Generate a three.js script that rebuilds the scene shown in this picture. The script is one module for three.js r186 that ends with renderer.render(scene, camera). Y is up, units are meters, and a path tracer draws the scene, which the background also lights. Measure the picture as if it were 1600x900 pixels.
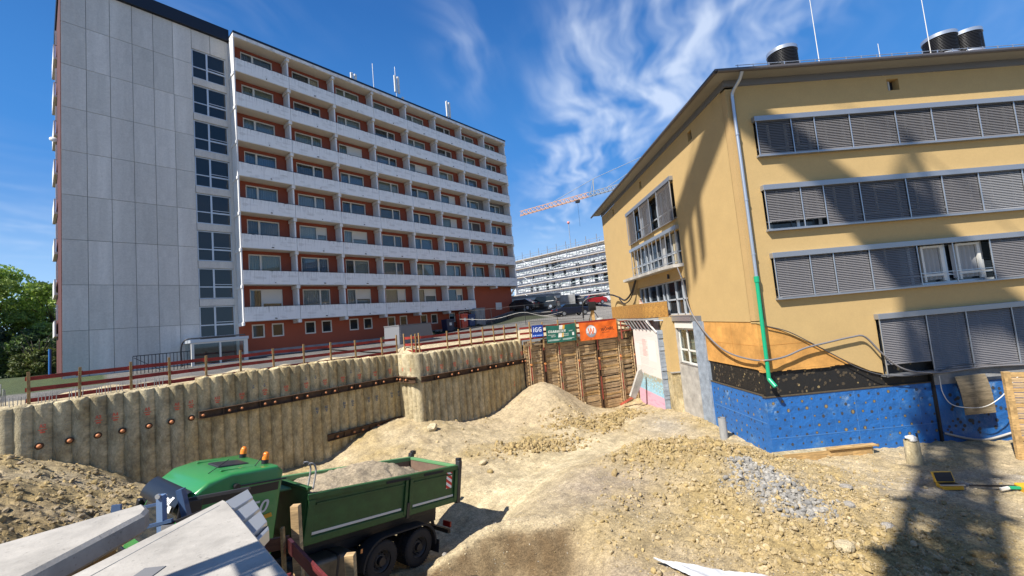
import * as THREE from 'three';
import { mergeGeometries, mergeVertices, toCreasedNormals } from 'three/addons/utils/BufferGeometryUtils.js';
import { RoundedBoxGeometry } from 'three/addons/geometries/RoundedBoxGeometry.js';
import { ImprovedNoise } from 'three/addons/math/ImprovedNoise.js';

// ---------- camera, sky, sun, exposure ----------
const rad = d => d * Math.PI / 180;
const scene = new THREE.Scene();
const camera = new THREE.PerspectiveCamera(69.8, 16 / 9, 0.1, 1500);
camera.rotation.order = 'YXZ';
camera.position.set(0, 1.65, 0);
camera.rotation.set(rad(4.4), rad(-1.55), rad(-5.11));
scene.add(camera);

const renderer = new THREE.WebGLRenderer({ antialias: true });
renderer.toneMapping = THREE.LinearToneMapping;
renderer.toneMappingExposure = 1.95;
renderer.shadowMap.enabled = true;

const SUN_AZ = rad(48.5), SUN_EL = rad(50);           // light travels to the right of the view direction and away
const sunDir = new THREE.Vector3(-Math.sin(SUN_AZ) * Math.cos(SUN_EL), Math.sin(SUN_EL), Math.cos(SUN_AZ) * Math.cos(SUN_EL));
const sun = new THREE.DirectionalLight(new THREE.Color(1, 0.95, 0.87), 4.3);
sun.target.position.set(0, 0, -20); sun.position.copy(sunDir).multiplyScalar(120).add(sun.target.position);
sun.castShadow = true; sun.shadow.mapSize.set(4096, 4096);
Object.assign(sun.shadow.camera, { left: -70, right: 70, top: 70, bottom: -70, near: 1, far: 320 });
scene.add(sun, sun.target);

let seed = 12345;
const rnd = () => { seed = (seed * 1664525 + 1013904223) >>> 0; return seed / 4294967296; };
const rr = (a, b) => a + (b - a) * rnd();
const clamp = (v, a = 0, b = 1) => Math.min(b, Math.max(a, v));
const sstep = (a, b, v) => { const t = clamp((v - a) / (b - a)); return t * t * (3 - 2 * t); };
const mix = (a, b, t) => a + (b - a) * t;
const IN = new ImprovedNoise();
const n3 = (x, y, z) => IN.noise(x, y, z);
const fbm = (x, y, z = 0, o = 5) => { let s = 0, a = 0.5; for (let i = 0; i < o; i++) { s += a * n3(x, y, z + i * 7.3); x *= 2.03; y *= 2.03; a *= 0.5; } return s; };

function makeSky() {
  const W = 2048, H = 1024, d = new Float32Array(W * H * 4);
  const zen = [0.024, 0.115, 0.375], mid = [0.062, 0.245, 0.63], hor = [0.44, 0.68, 0.95];
  // banks of thin high cloud in the cloud plane (x/y, z/y); streaks run along one wind direction
  const banks = [[0.60, -2.1, 0.26, 0.75, 1.0], [0.50, -1.30, 0.20, 0.40, 0.9], [0.98, -1.35, 0.24, 0.34, 1.0], [0.74, -1.65, 0.32, 0.4, 0.8], [0.6, -3.4, 0.32, 1.3, 0.7], [-0.05, -1.36, 0.10, 0.35, 0.5], [-0.7, -1.1, 0.25, 0.2, 0.35],
    [-3.1, -3.2, 1.2, 1.0, 0.4], [2.4, -0.4, 0.7, 0.9, 0.8], [-1.4, 0.9, 0.9, 0.5, 0.8], [0.8, 1.6, 0.6, 0.9, 0.8], [-2.6, -0.6, 0.6, 0.8, 0.7], [3.6, 1.6, 1.2, 1.1, 0.8], [-2.8, 3.0, 1.1, 1.2, 0.8], [0.2, 4.2, 1.0, 1.2, 0.7], [5.0, -3.5, 1.5, 1.5, 0.7], [0.3, 0.35, 0.3, 0.4, 0.6]];
  for (let j = 0; j < H; j++) {
    const el = ((j + 0.5) / H - 0.5) * Math.PI, sy = Math.sin(el), cy = Math.cos(el);
    for (let i = 0; i < W; i++) {
      const a = ((i + 0.5) / W - 0.5) * 2 * Math.PI, dx = Math.cos(a) * cy, dz = Math.sin(a) * cy;
      const e = Math.max(sy, 0), k = (j * W + i) * 4;
      const t1 = Math.pow(1 - sstep(0, 0.42, e), 1.6), t2 = sstep(0.30, 0.75, e);
      const c = [0, 1, 2].map(q => mix(mix(mid[q], zen[q], t2), hor[q], t1));
      const g = Math.max(0, dx * sunDir.x + sy * sunDir.y + dz * sunDir.z);
      const halo = 0.10 * Math.pow(g, 6) + 0.25 * Math.pow(g, 40);
      c[0] += halo; c[1] += halo * 0.95; c[2] += halo * 0.85;
      if (sy > 0.03) {
        const X = dx / (sy + 0.02), Z = dz / (sy + 0.02);
        let m = 0;
        for (const [bx, bz, rx, rz, s] of banks) { const q = ((X - bx) / rx) ** 2 + ((Z - bz) / rz) ** 2; if (q < 6) m += s * Math.exp(-q * 0.9); }
        if (m > 0.02) {
          const wx = X + 0.35 * fbm(X * 1.3 + 3, Z * 1.3, 1.5, 3), wz = Z + 0.35 * fbm(X * 1.3, Z * 1.3 + 9, 4.5, 3);
          const u = wx * 0.93 + wz * 0.37, v = -wx * 0.37 + wz * 0.93;
          const streak = fbm(u * 9, v * 2.2, 2.2, 6), puff = fbm(wx * 4.6, wz * 4.6, 8.1, 7);
          const broad = fbm(wx * 1.1 + 5, wz * 1.1, 3.3, 3);
          let cl = clamp(0.34 + 1.15 * streak + 0.42 * puff + 0.5 * broad) * Math.min(1, m * 1.25);
          cl = Math.pow(clamp(cl * 1.15), 1.35) * 0.66 * sstep(0.03, 0.16, sy);
          c[0] = mix(c[0], 0.74, cl); c[1] = mix(c[1], 0.82, cl); c[2] = mix(c[2], 0.95, cl);
        }
      }
      if (sy < 0) { const b = sstep(0, -0.15, sy); c[0] = mix(c[0], 0.25, b); c[1] = mix(c[1], 0.24, b); c[2] = mix(c[2], 0.22, b); }
      const SK = 0.62; d[k] = c[0] * SK; d[k + 1] = c[1] * SK; d[k + 2] = c[2] * SK; d[k + 3] = 1;
    }
  }
  const t = new THREE.DataTexture(d, W, H, THREE.RGBAFormat, THREE.FloatType);
  t.mapping = THREE.EquirectangularReflectionMapping; t.magFilter = t.minFilter = THREE.LinearFilter; t.needsUpdate = true;
  return t;
}
scene.background = makeSky();
scene.environment = scene.background;

// ---------- helpers ----------
const taken = {};
const numbered = n => { const k = taken[n] = (taken[n] || 0) + 1; return k === 1 ? n : `${n}_${String(k - 1).padStart(3, '0')}`; };
function tag(o, label, category, group, kind) { if (label) o.userData.label = label; if (category) o.userData.category = category; if (group) o.userData.group = group; if (kind) o.userData.kind = kind; return o; }
function thing(name, label, category, pos = [0, 0, 0], ry = 0, group) { const g = new THREE.Group(); g.name = numbered(name); g.position.set(...pos); g.rotation.y = ry; scene.add(g); return tag(g, label, category, group); }
function part(name, geo, mat, parent) { const m = new THREE.Mesh(geo, mat); m.name = parent === scene ? numbered(name) : name; m.castShadow = m.receiveShadow = true; parent.add(m); return m; }
function sub(name, parent, pos = [0, 0, 0], ry = 0) { const g = new THREE.Group(); g.name = name; g.position.set(...pos); g.rotation.y = ry; parent.add(g); return g; }
function struct(name, geo, mat) { const m = part(name, geo, mat, scene); m.userData.kind = 'structure'; return m; }

// metre uv from position and normal
function muv(g, s = 1) {
  if (!g.attributes.normal) g.computeVertexNormals();
  const p = g.attributes.position, n = g.attributes.normal, uv = new Float32Array(p.count * 2);
  for (let i = 0; i < p.count; i++) {
    const ax = Math.abs(n.getX(i)), ay = Math.abs(n.getY(i)), az = Math.abs(n.getZ(i));
    let u, v; if (ay >= ax && ay >= az) { u = p.getX(i); v = p.getZ(i); } else if (ax >= az) { u = p.getZ(i); v = p.getY(i); } else { u = p.getX(i); v = p.getY(i); }
    uv[2 * i] = u * s; uv[2 * i + 1] = v * s;
  }
  g.setAttribute('uv', new THREE.BufferAttribute(uv, 2)); return g;
}
// box from min/max corners
const bx = (x0, x1, y0, y1, z0, z1) => muv(new THREE.BoxGeometry(Math.abs(x1 - x0), Math.abs(y1 - y0), Math.abs(z1 - z0)).translate((x0 + x1) / 2, (y0 + y1) / 2, (z0 + z1) / 2));
const rbx = (x0, x1, y0, y1, z0, z1, r = 0.02, s = 2) => muv(new RoundedBoxGeometry(Math.abs(x1 - x0), Math.abs(y1 - y0), Math.abs(z1 - z0), s, r).translate((x0 + x1) / 2, (y0 + y1) / 2, (z0 + z1) / 2));
const V = (x, y, z) => new THREE.Vector3(x, y, z);
function bar(a, b, w = 0.05, h = w) {                  // square bar between two points
  const A = V(...a), B = V(...b), L = A.distanceTo(B), g = new THREE.BoxGeometry(w, h, L);
  const m = new THREE.Matrix4().lookAt(A, B, Math.abs(B.y - A.y) > 0.98 * L ? V(1, 0, 0) : V(0, 1, 0)); m.setPosition(A.clone().add(B).multiplyScalar(0.5));
  muv(g); return g.applyMatrix4(m);
}
function rod(a, b, r = 0.02, seg = 8, r2 = r) {
  const A = V(...a), B = V(...b), L = A.distanceTo(B), g = new THREE.CylinderGeometry(r2, r, L, seg);
  g.applyQuaternion(new THREE.Quaternion().setFromUnitVectors(V(0, 1, 0), B.clone().sub(A).normalize())); const c = A.clone().add(B).multiplyScalar(0.5); return g.translate(c.x, c.y, c.z);
}
const tube = (pts, r, n = 40, seg = 8) => new THREE.TubeGeometry(new THREE.CatmullRomCurve3(pts.map(p => V(...p))), n, r, seg, false);
const merge = l => { l = l.map(g => { const q = g.index ? g.toNonIndexed() : g; for (const k of Object.keys(q.attributes)) if (!['position', 'normal', 'uv'].includes(k)) q.deleteAttribute(k); return q; }); return mergeGeometries(l); };
const disc = (r, h, x, y, z, seg = 20) => new THREE.CylinderGeometry(r, r, h, seg).rotateX(Math.PI / 2).translate(x, y, z);
function extr(pts, depth, bev = 0) { const s = new THREE.Shape(pts.map(p => new THREE.Vector2(...p))); return muv(new THREE.ExtrudeGeometry(s, { depth, bevelEnabled: bev > 0, bevelSize: bev, bevelThickness: bev, bevelSegments: 2, steps: 1 })); }

// ---------- textures (periodic noise so that repeats tile) ----------
function pnoise(size, cells, sd) {                      // periodic value noise
  const g = new Float32Array(cells * cells); let s = sd * 7919 + 13; for (let i = 0; i < g.length; i++) { s = (s * 1664525 + 1013904223) >>> 0; g[i] = s / 4294967296; }
  const o = new Float32Array(size * size);
  for (let y = 0; y < size; y++) for (let x = 0; x < size; x++) {
    const fx = x / size * cells, fy = y / size * cells, ix = Math.floor(fx), iy = Math.floor(fy); let tx = fx - ix, ty = fy - iy; tx = tx * tx * (3 - 2 * tx); ty = ty * ty * (3 - 2 * ty);
    const a = (i, j) => g[((iy + j) % cells) * cells + (ix + i) % cells];
    o[y * size + x] = mix(mix(a(0, 0), a(1, 0), tx), mix(a(0, 1), a(1, 1), tx), ty);
  }
  return o;
}
function pfbm(size, cells, oct, sd, gain = 0.55) { const o = new Float32Array(size * size); let a = 1, t = 0; for (let k = 0; k < oct; k++) { const c = cells << k; if (c > size) break; const n = pnoise(size, c, sd + k * 31); for (let i = 0; i < o.length; i++) o[i] += n[i] * a; t += a; a *= gain; } for (let i = 0; i < o.length; i++) o[i] /= t; return o; }
function colTex(size, fn, rep = 1, srgb = true) {
  const d = new Uint8Array(size * size * 4);
  for (let i = 0; i < size * size; i++) { const c = fn(i % size, Math.floor(i / size), i); for (let k = 0; k < 3; k++) { const l = clamp(Array.isArray(c) ? c[k] : c); d[4 * i + k] = 255 * l; } d[4 * i + 3] = 255; }
  const t = new THREE.DataTexture(d, size, size); t.wrapS = t.wrapT = THREE.RepeatWrapping; t.magFilter = THREE.LinearFilter; t.minFilter = THREE.LinearFilter; if (srgb) t.colorSpace = THREE.SRGBColorSpace; t.repeat.set(rep, rep); t.needsUpdate = true; return t;
}
const FA = pfbm(512, 4, 7, 1, 0.6), FB = pfbm(512, 16, 5, 2, 0.7), FC = pfbm(512, 64, 3, 3, 0.8), FD = pfbm(512, 2, 8, 5, 0.65);
const bump = (fn, rep) => colTex(512, fn, rep, false);
const grainB = bump((x, y, i) => FB[i] * 0.5 + FC[i] * 0.5, 1);
const C = h => new THREE.Color(h);
const LC = (r, g, b) => new THREE.Color().setRGB(r, g, b);
function mat(color, o = {}) { return new THREE.MeshStandardMaterial({ color, roughness: 0.85, metalness: 0, ...o }); }
const rep = (t, r, ry = r) => { const q = t.clone(); q.repeat.set(r, ry); q.needsUpdate = true; return q; };

const plasterMap = colTex(512, (x, y, i) => 0.93 + (FA[i] - 0.5) * 0.06 + (FC[i] - 0.5) * 0.05, 0.33);
const concMap = colTex(512, (x, y, i) => { const p = FC[i] > 0.78 ? -0.12 : 0; return 0.86 + (FA[i] - 0.5) * 0.34 + (FB[i] - 0.5) * 0.14 + p; }, 0.5);
// streaked weathering: columns of run-off
const whiteMap = colTex(512, (x, y, i) => { const s = FB[((y >> 3) * 512 + x) % 262144]; return 0.93 + (s - 0.5) * 0.16 + (FC[i] - 0.5) * 0.06 + (FD[i] > 0.6 ? (FD[i] - 0.6) * -1.2 : 0); }, 0.3);
const streakMap = colTex(512, (x, y, i) => { const col = FA[(((y >> 4) & 511) * 512 + x) % 262144], s = FB[((y >> 3) * 512 + x) % 262144]; return 0.92 + (col - 0.5) * 0.15 + (s - 0.5) * 0.09 + (FC[i] - 0.5) * 0.1; }, 0.25);
const soilMap = colTex(512, (x, y, i) => { const v = 0.86 + (FB[i] - 0.5) * 0.34 + (FC[i] - 0.5) * 0.46 + (FA[i] - 0.5) * 0.2; return [v, v * 0.985, v * 0.96]; }, 0.5);
const woodMap = colTex(512, (x, y, i) => { const g = FB[((y) * 512 + ((x >> 4) & 511)) % 262144], f = FC[(y * 512 + ((x >> 3) & 511)) % 262144]; const v = 0.80 + (g - 0.5) * 0.5 + (f - 0.5) * 0.3 + (FA[i] - 0.5) * 0.2; return [v, v * 0.96, v * 0.9]; }, 0.5);
const osbMap = colTex(512, (x, y, i) => { const f = FC[((y + (x >> 2) * 3) & 511) * 512 + ((x + (y >> 3) * 5) & 511)], g = FB[i]; const v = 0.72 + (f - 0.5) * 0.9 + (g - 0.5) * 0.3; return [v, v * 0.88, v * 0.66]; }, 0.9);
const pileMap = colTex(512, (x, y, i) => { const v = 0.82 + (FA[i] - 0.5) * 0.34 + (FB[i] - 0.5) * 0.34 + (FC[i] - 0.5) * 0.25; const w = FD[i] > 0.56 ? (FD[i] - 0.56) * 1.1 : 0; return [v - w * 0.4, v - w * 0.5, v * 0.97 - w * 0.7]; }, 0.4);

const blueMap = colTex(512, (x, y, i) => { const d = clamp((FA[i] - 0.53) * 3.6) * clamp((FB[i] - 0.42) * 4), v = 0.88 + (FD[i] - 0.5) * 0.3; return [mix(0.15 * v, 0.48, d), mix(0.42 * v, 0.57, d), mix(0.71 * v, 0.70, d)]; }, 0.3);
const wrinkB = bump((x, y, i) => 1 - Math.abs(FA[i] - 0.5) * 3 + (FB[i] - 0.5) * 0.15, 0.5);
const M = {
  panel: mat(LC(0.71, 0.68, 0.63), { map: rep(streakMap, 0.25, 0.25), bumpMap: rep(grainB, 0.6), bumpScale: 0.004 }),
  joint: mat(LC(0.10, 0.10, 0.10)),
  white: mat(LC(0.90, 0.885, 0.86), { map: rep(streakMap, 0.35, 0.5) }),
  whiteOld: mat(LC(0.88, 0.865, 0.84), { map: rep(whiteMap, 0.3) }),
  soffit: mat(LC(0.74, 0.70, 0.62), { map: plasterMap }),
  red: mat(LC(0.33, 0.080, 0.045), { map: plasterMap, bumpMap: rep(grainB, 1), bumpScale: 0.003 }),
  redLow: mat(LC(0.42, 0.100, 0.050), { map: plasterMap, bumpMap: rep(grainB, 1), bumpScale: 0.003 }),
  greyWall: mat(LC(0.20, 0.20, 0.20), { map: plasterMap }),
  frameW: mat(LC(0.70, 0.68, 0.62), { roughness: 0.5 }),
  frameA: mat(LC(0.52, 0.56, 0.60), { roughness: 0.4, metalness: 0.3 }),
  dark: mat(LC(0.02, 0.022, 0.026), { roughness: 0.5 }),
  room: mat(LC(0.05, 0.048, 0.045)),
  navy: mat(LC(0.018, 0.022, 0.032), { roughness: 0.45, metalness: 0.4 }),
  glass: new THREE.MeshPhysicalMaterial({ color: LC(0.80, 0.86, 0.88), roughness: 0.02, transmission: 1, thickness: 0, ior: 1.5 }),
  glassD: new THREE.MeshPhysicalMaterial({ color: LC(0.016, 0.022, 0.028), roughness: 0.05, ior: 1.5 }),
  cur1: mat(LC(0.36, 0.36, 0.355)), cur2: mat(LC(0.20, 0.26, 0.34)), cur3: mat(LC(0.12, 0.11, 0.11)), cur4: mat(LC(0.42, 0.36, 0.24)), cur5: mat(LC(0.46, 0.44, 0.40)),
  yellow: mat(LC(0.585, 0.40, 0.168), { map: plasterMap, bumpMap: rep(grainB, 1.2), bumpScale: 0.0015 }),
  orange: mat(LC(0.80, 0.40, 0.10), { map: rep(concMap, 0.3), bumpMap: rep(grainB, 1), bumpScale: 0.003 }),
  alu: mat(LC(0.34, 0.35, 0.37), { roughness: 0.38, metalness: 0.6 }),
  slat: mat(LC(0.20, 0.19, 0.19), { roughness: 0.5, metalness: 0.1 }),
  slatL: mat(LC(0.30, 0.295, 0.295), { roughness: 0.5, metalness: 0.1 }),
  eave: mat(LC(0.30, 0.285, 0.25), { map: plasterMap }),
  frieze: mat(LC(0.16, 0.16, 0.165)),
  gutter: mat(LC(0.13, 0.115, 0.11), { roughness: 0.5, metalness: 0.5 }),
  zinc: mat(LC(0.50, 0.53, 0.57), { roughness: 0.35, metalness: 0.7 }),
  green: mat(LC(0.01, 0.33, 0.16), { roughness: 0.35 }),
  blueM: mat(LC(1, 1, 1), { roughness: 0.5, bumpMap: rep(wrinkB, 0.35), bumpScale: 0.03, map: blueMap }),
  bitumen: mat(LC(0.012, 0.011, 0.010), { roughness: 0.6, bumpMap: rep(grainB, 1.5), bumpScale: 0.012 }),
  mortar: mat(LC(0.10, 0.075, 0.045), { map: rep(concMap, 2) }),
  dab: mat(LC(0.045, 0.05, 0.06), { roughness: 0.7 }),
  dabG: mat(LC(0.34, 0.25, 0.115), { map: rep(concMap, 2) }),
  slabC: mat(LC(0.50, 0.465, 0.41), { map: rep(concMap, 0.5), bumpMap: rep(grainB, 0.8), bumpScale: 0.003 }),
  conc: mat(LC(0.54, 0.51, 0.46), { map: rep(concMap, 0.5), bumpMap: rep(grainB, 0.8), bumpScale: 0.003 }),
  concG: mat(LC(0.42, 0.42, 0.41), { map: rep(concMap, 0.5), bumpMap: rep(grainB, 1), bumpScale: 0.006 }),
  concB: mat(LC(0.36, 0.42, 0.50), { map: rep(concMap, 0.8), bumpMap: rep(grainB, 1), bumpScale: 0.006 }),
  pile: mat(LC(0.76, 0.62, 0.385), { map: rep(pileMap, 0.4, 0.2), bumpMap: rep(grainB, 0.7), bumpScale: 0.05, roughness: 0.95 }),
  pileG: mat(LC(0.73, 0.62, 0.42), { map: rep(pileMap, 0.37, 0.2), bumpMap: rep(grainB, 0.7), bumpScale: 0.05, roughness: 0.95 }),
  rust: mat(LC(0.14, 0.080, 0.045), { roughness: 0.7, metalness: 0.4, map: rep(concMap, 1.5) }),
  copper: mat(LC(0.52, 0.20, 0.08), { roughness: 0.7 }),
  cap: mat(LC(0.66, 0.27, 0.08), { roughness: 0.5 }),
  redBoard: mat(LC(0.46, 0.045, 0.032), { map: rep(woodMap, 0.6), roughness: 0.7 }),
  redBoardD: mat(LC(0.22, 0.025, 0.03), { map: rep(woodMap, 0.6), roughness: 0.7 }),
  pink: mat(LC(0.75, 0.20, 0.16), { roughness: 0.7 }),
  timber: mat(LC(0.52, 0.36, 0.17), { map: rep(woodMap, 1.2) }),
  timberL: mat(LC(0.68, 0.50, 0.28), { map: rep(woodMap, 1.2) }),
  plank1: mat(LC(0.74, 0.56, 0.34), { map: rep(woodMap, 0.8) }), plank2: mat(LC(0.64, 0.50, 0.33), { map: rep(woodMap, 0.7) }), plank3: mat(LC(0.70, 0.49, 0.23), { map: rep(woodMap, 0.9) }), plank4: mat(LC(0.54, 0.42, 0.28), { map: rep(woodMap, 0.75) }),
  redSteel: mat(LC(0.46, 0.085, 0.05), { roughness: 0.6, map: rep(concMap, 1) }),
  steelD: mat(LC(0.05, 0.05, 0.055), { roughness: 0.5, metalness: 0.6 }),
  osb: mat(LC(0.62, 0.42, 0.17), { map: osbMap }),
  asphalt: mat(LC(0.16, 0.16, 0.16), { map: rep(soilMap, 0.8), bumpMap: rep(grainB, 1), bumpScale: 0.006 }),
  rubber: mat(LC(0.022, 0.022, 0.024), { roughness: 0.85 }), black: mat(LC(0.012, 0.012, 0.014), { roughness: 0.4 }),
  cable: mat(LC(0.08, 0.08, 0.085), { roughness: 0.5 }), cableG: mat(LC(0.17, 0.16, 0.16), { roughness: 0.5 }),
};
function canvasTex(w, h, fn) { const c = document.createElement('canvas'); c.width = w; c.height = h; fn(c.getContext('2d'), w, h); const t = new THREE.CanvasTexture(c); t.colorSpace = THREE.SRGBColorSpace; return t; }
// ---------- terrain ----------
const D1 = [0.7197, -0.6943], O1 = [-18.2, -15.8];
const toUV = (x, z) => { const a = x - O1[0], b = z - O1[1]; return [a * D1[0] + b * D1[1], a * D1[1] - b * D1[0]]; };
const fromUV = (u, v) => [O1[0] + u * D1[0] + v * D1[1], O1[1] + u * D1[1] - v * D1[0]];
const vstart = u => u < 0 ? -0.618 * u : u < 15.69 ? 0 : u < 24.6 ? mix(-2.12, -2.6, (u - 15.69) / 8.91) : u < 34 ? mix(-2.6, -6.66, (u - 24.6) / 9.4) : -6.66;
function groundY(u, v) {
  const w = v - vstart(u);
  return 0.08 + 0.04 * clamp(w, 0, 14) + 0.85 * sstep(0, 12, w) * sstep(20, 40, u) + 1.2 * sstep(33, 41, u) * sstep(8, 13, v) + 0.03 * Math.max(0, u - 46) - 0.02 * Math.max(0, v - 20) * (u < 0 ? 1 : 0) * 0.5;
}
const terrainMat = new THREE.MeshStandardMaterial({ vertexColors: true, map: rep(soilMap, 0.45), bumpMap: rep(grainB, 0.9), bumpScale: 0.045, roughness: 0.97 });
const SAND = [0.575, 0.475, 0.305], PALE = [0.70, 0.60, 0.40], MAUVE = [0.40, 0.33, 0.25], OCHRE = [0.475, 0.36, 0.16], BROWN_AND_SHADE = [0.215, 0.15, 0.08], ASPH = [0.15, 0.148, 0.145], GRASS = [0.07, 0.10, 0.03], GREY = [0.42, 0.40, 0.37];
const mixc = (a, b, t) => a.map((v, i) => mix(v, b[i], t));
function gridMesh(nu, nv, fn) {
  const P = [], Cc = [], U = [], I = [];
  for (let j = 0; j < nv; j++) for (let i = 0; i < nu; i++) { const [x, y, z, c] = fn(i, j); P.push(x, y, z); Cc.push(...c); U.push(x + 0.25 * y, z - y); }
  for (let j = 0; j < nv - 1; j++) for (let i = 0; i < nu - 1; i++) { const a = j * nu + i; I.push(a, a + nu, a + 1, a + 1, a + nu, a + nu + 1); }
  const g = new THREE.BufferGeometry(); g.setAttribute('position', new THREE.Float32BufferAttribute(P, 3)); g.setAttribute('color', new THREE.Float32BufferAttribute(Cc, 3)); g.setAttribute('uv', new THREE.Float32BufferAttribute(U, 2)); g.setIndex(I); g.computeVertexNormals();
  const n = g.attributes.normal; let s = 0; for (let i = 0; i < n.count; i += 97) s += n.getY(i); if (s < 0) { for (let i = 0; i < I.length; i += 3) { const t = I[i]; I[i] = I[i + 1]; I[i + 1] = t; } g.setIndex(I); g.computeVertexNormals(); }
  return g;
}
{ // street level ground behind the pit, in two sheets that meet where the wall steps forward
  const rows = []; for (let r = 0, s = 0.16; r < 260; r += s, s *= 1.06) rows.push(r);
  const col = (u, v, w, x, z) => {
    const nn = fbm(x * 0.35, z * 0.35, 2, 4), edge = 2.2 + 2.4 * nn + (u > 15.7 ? 1.6 + 2.4 * sstep(22, 30, u) : 0) + (u > 4 && u < 12 ? -0.9 : 0);
    let c = mixc(mixc(SAND, PALE, clamp(0.6 + nn)), mixc(ASPH, GREY, clamp(0.1 + nn * 0.5 + 0.35 * sstep(30, 45, u))), sstep(edge, edge + 0.5, w));
    if (u < 2.5) c = mixc(c, GRASS, sstep(4.5 + 2 * nn, 5.5 + 2 * nn, v));
    if (u > 30 && u < 41 && v > 7.5) c = mixc(c, [0.05, 0.06, 0.03], sstep(7.5, 8.5, v + nn) * (1 - sstep(12.2, 12.8, v)) * sstep(31, 33, u + nn * 3));
    return c;
  };
  const sheet = us => gridMesh(us.length, rows.length, (i, j) => { const u = us[i], v = vstart(u < 15.69 && us[0] > 15 ? 15.69 : u) + rows[j], [x, z] = fromUV(u, v), w = rows[j]; return [x, groundY(u, v) + 0.09 * fbm(x * 1.1, z * 1.1, 5, 4) * (1 - sstep(3, 8, w)) * (w > 0.01 ? 1 : 0) + (w < 4 && u > 16 && u < 25 ? 0.35 * Math.exp(-(((w - 2.2) / 1.1) ** 2)) : 0) + (w < 3.5 && u < 14 && u > 1 ? 0.28 * Math.exp(-(((w - 1.7) / 0.6) ** 2)) * clamp(0.5 + fbm(u * 0.6, 3, 1, 3) * 1.4) : 0), z, col(u, v, w, x, z)]; });
  const a = []; for (let u = -30; u < 15.66; u += 0.3) a.push(u); a.push(15.68);
  const b = []; for (let u = 15.70; u < 120; u += u < 36 ? 0.3 : 1.5) b.push(u);
  struct('street_ground', sheet(a), terrainMat); struct('street_ground', sheet(b), terrainMat);
}

// truck pose, shared by the ramp under it
const TR = { x: -4.22, y: -5.58, z: -14.03, yaw: rad(-143.27), pit: rad(11.1) };
const truckAt = (u, v) => [TR.x + Math.sin(TR.yaw) * Math.cos(TR.pit) * u - Math.cos(TR.yaw) * v, TR.y + Math.sin(TR.pit) * u, TR.z - Math.cos(TR.yaw) * Math.cos(TR.pit) * u - Math.sin(TR.yaw) * v];
const wallPt = (o, d, s, n) => [o[0] + d[0] * s - d[1] * n, o[1] + d[1] * s + d[0] * n];
const DW2 = [0.7552, -0.6555], OW2 = [-5.44, -25.15], DW3 = [0.923, -0.3846], OW3 = [1.3, -30.6];
const ctl = [];
for (const [s, y] of [[-2.5, -1.3], [0.15, -1.75], [1.26, -2.25], [2.49, -2.94], [3.34, -3.65], [5.5, -4.5], [8.75, -4.91], [10.98, -4.92], [12.83, -4.2], [15.43, -3.69]]) { const [x, z] = wallPt(O1, D1, s, 0.2); ctl.push([x, z, y]); }
for (const [s, y] of [[0, -3.9], [1.6, -4.2], [3.5, -4.6], [5.5, -4.5], [8.6, -3.4]]) { const [x, z] = wallPt(OW2, DW2, s, 0.3); ctl.push([x, z, y]); }
for (const [s, y] of [[0.4, -3.1], [1.75, -3.3], [4.36, -5.15], [6.76, -6.0], [8.56, -5.9], [9.6, -5.7]]) { const [x, z] = wallPt(OW3, DW3, s, 0.3); ctl.push([x, z, y]); }
for (const u of [-2.5, 0, 2.5, 5, 7.5, 10]) for (const v of [-1.3, 1.3]) { const [x, y, z] = truckAt(u, v); ctl.push([x, z, y - 0.02]); }
ctl.push([10.4, -28.4, -5.25], [11.29, -24.7, -5.2], [11.2, -21, -5.22], [11.2, -18.4, -5.26], [15, -18, -5.42], [18.9, -18.3, -5.42], [22, -18.0, -5.6], [26, -17, -5.5], [30, -14, -5.4], [14, -26, -5.5], [20, -28, -5.5], [28, -28, -5.5],
  [-13.5, -10.8, -2.3], [-13.2, -12.6, -2.9], [-17, -10, -1.4], [-10.5, -6, -3.8], [-13, -7.5, -2.6], [-22, -12, -0.9],
  [-1.2, -17.2, -5.5], [0.6, -19.8, -5.42], [2.8, -22.4, -5.3], [6.2, -26, -5.35], [-2.4, -18.6, -5.2], [-4, -22, -4.7], [-1.5, -24.5, -4.75], [2.7, -28.7, -3.2], [1.2, -26.2, -4.9], [5.6, -28.2, -5.2], [3.0, -24.2, -4.85], [0.6, -21.8, -4.95], [7.2, -27.6, -4.95], [9.2, -26, -5.2],
  [0.9, -16.5, -4.85], [2.9, -17.4, -4.4], [5.7, -18.0, -4.1], [8.3, -17.6, -4.2], [10.2, -16.6, -4.7], [5.2, -20.8, -5.3], [8.6, -20.6, -5.15], [4.5, -13.8, -4.75], [7, -12.8, -4.55], [9.2, -12.6, -4.65], [11.8, -11.5, -4.95], [12.6, -15.2, -5.2], [16, -13.5, -5.25], [10.5, -9.3, -4.95], [15, -10, -5.2], [22, -11, -5.3],
  [0, -13.1, -4.55], [-1.5, -13.2, -4.8], [1.3, -13.0, -4.5], [2.6, -12.9, -4.5], [-3.2, -11.0, -5.5], [0.2, -11.0, -5.35], [-1.4, -10.8, -5.5], [1.9, -10.6, -5.0], [3.4, -10.0, -4.85], [-0.5, -9, -5.2], [5, -9.2, -4.65], [7.5, -9.5, -4.6],
  [-3.5, -6.5, -4.0], [0, -6.2, -3.6], [4, -6.2, -3.4], [9, -6, -3.7], [14, -6, -4.0], [20, -6, -4.1]);
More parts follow.
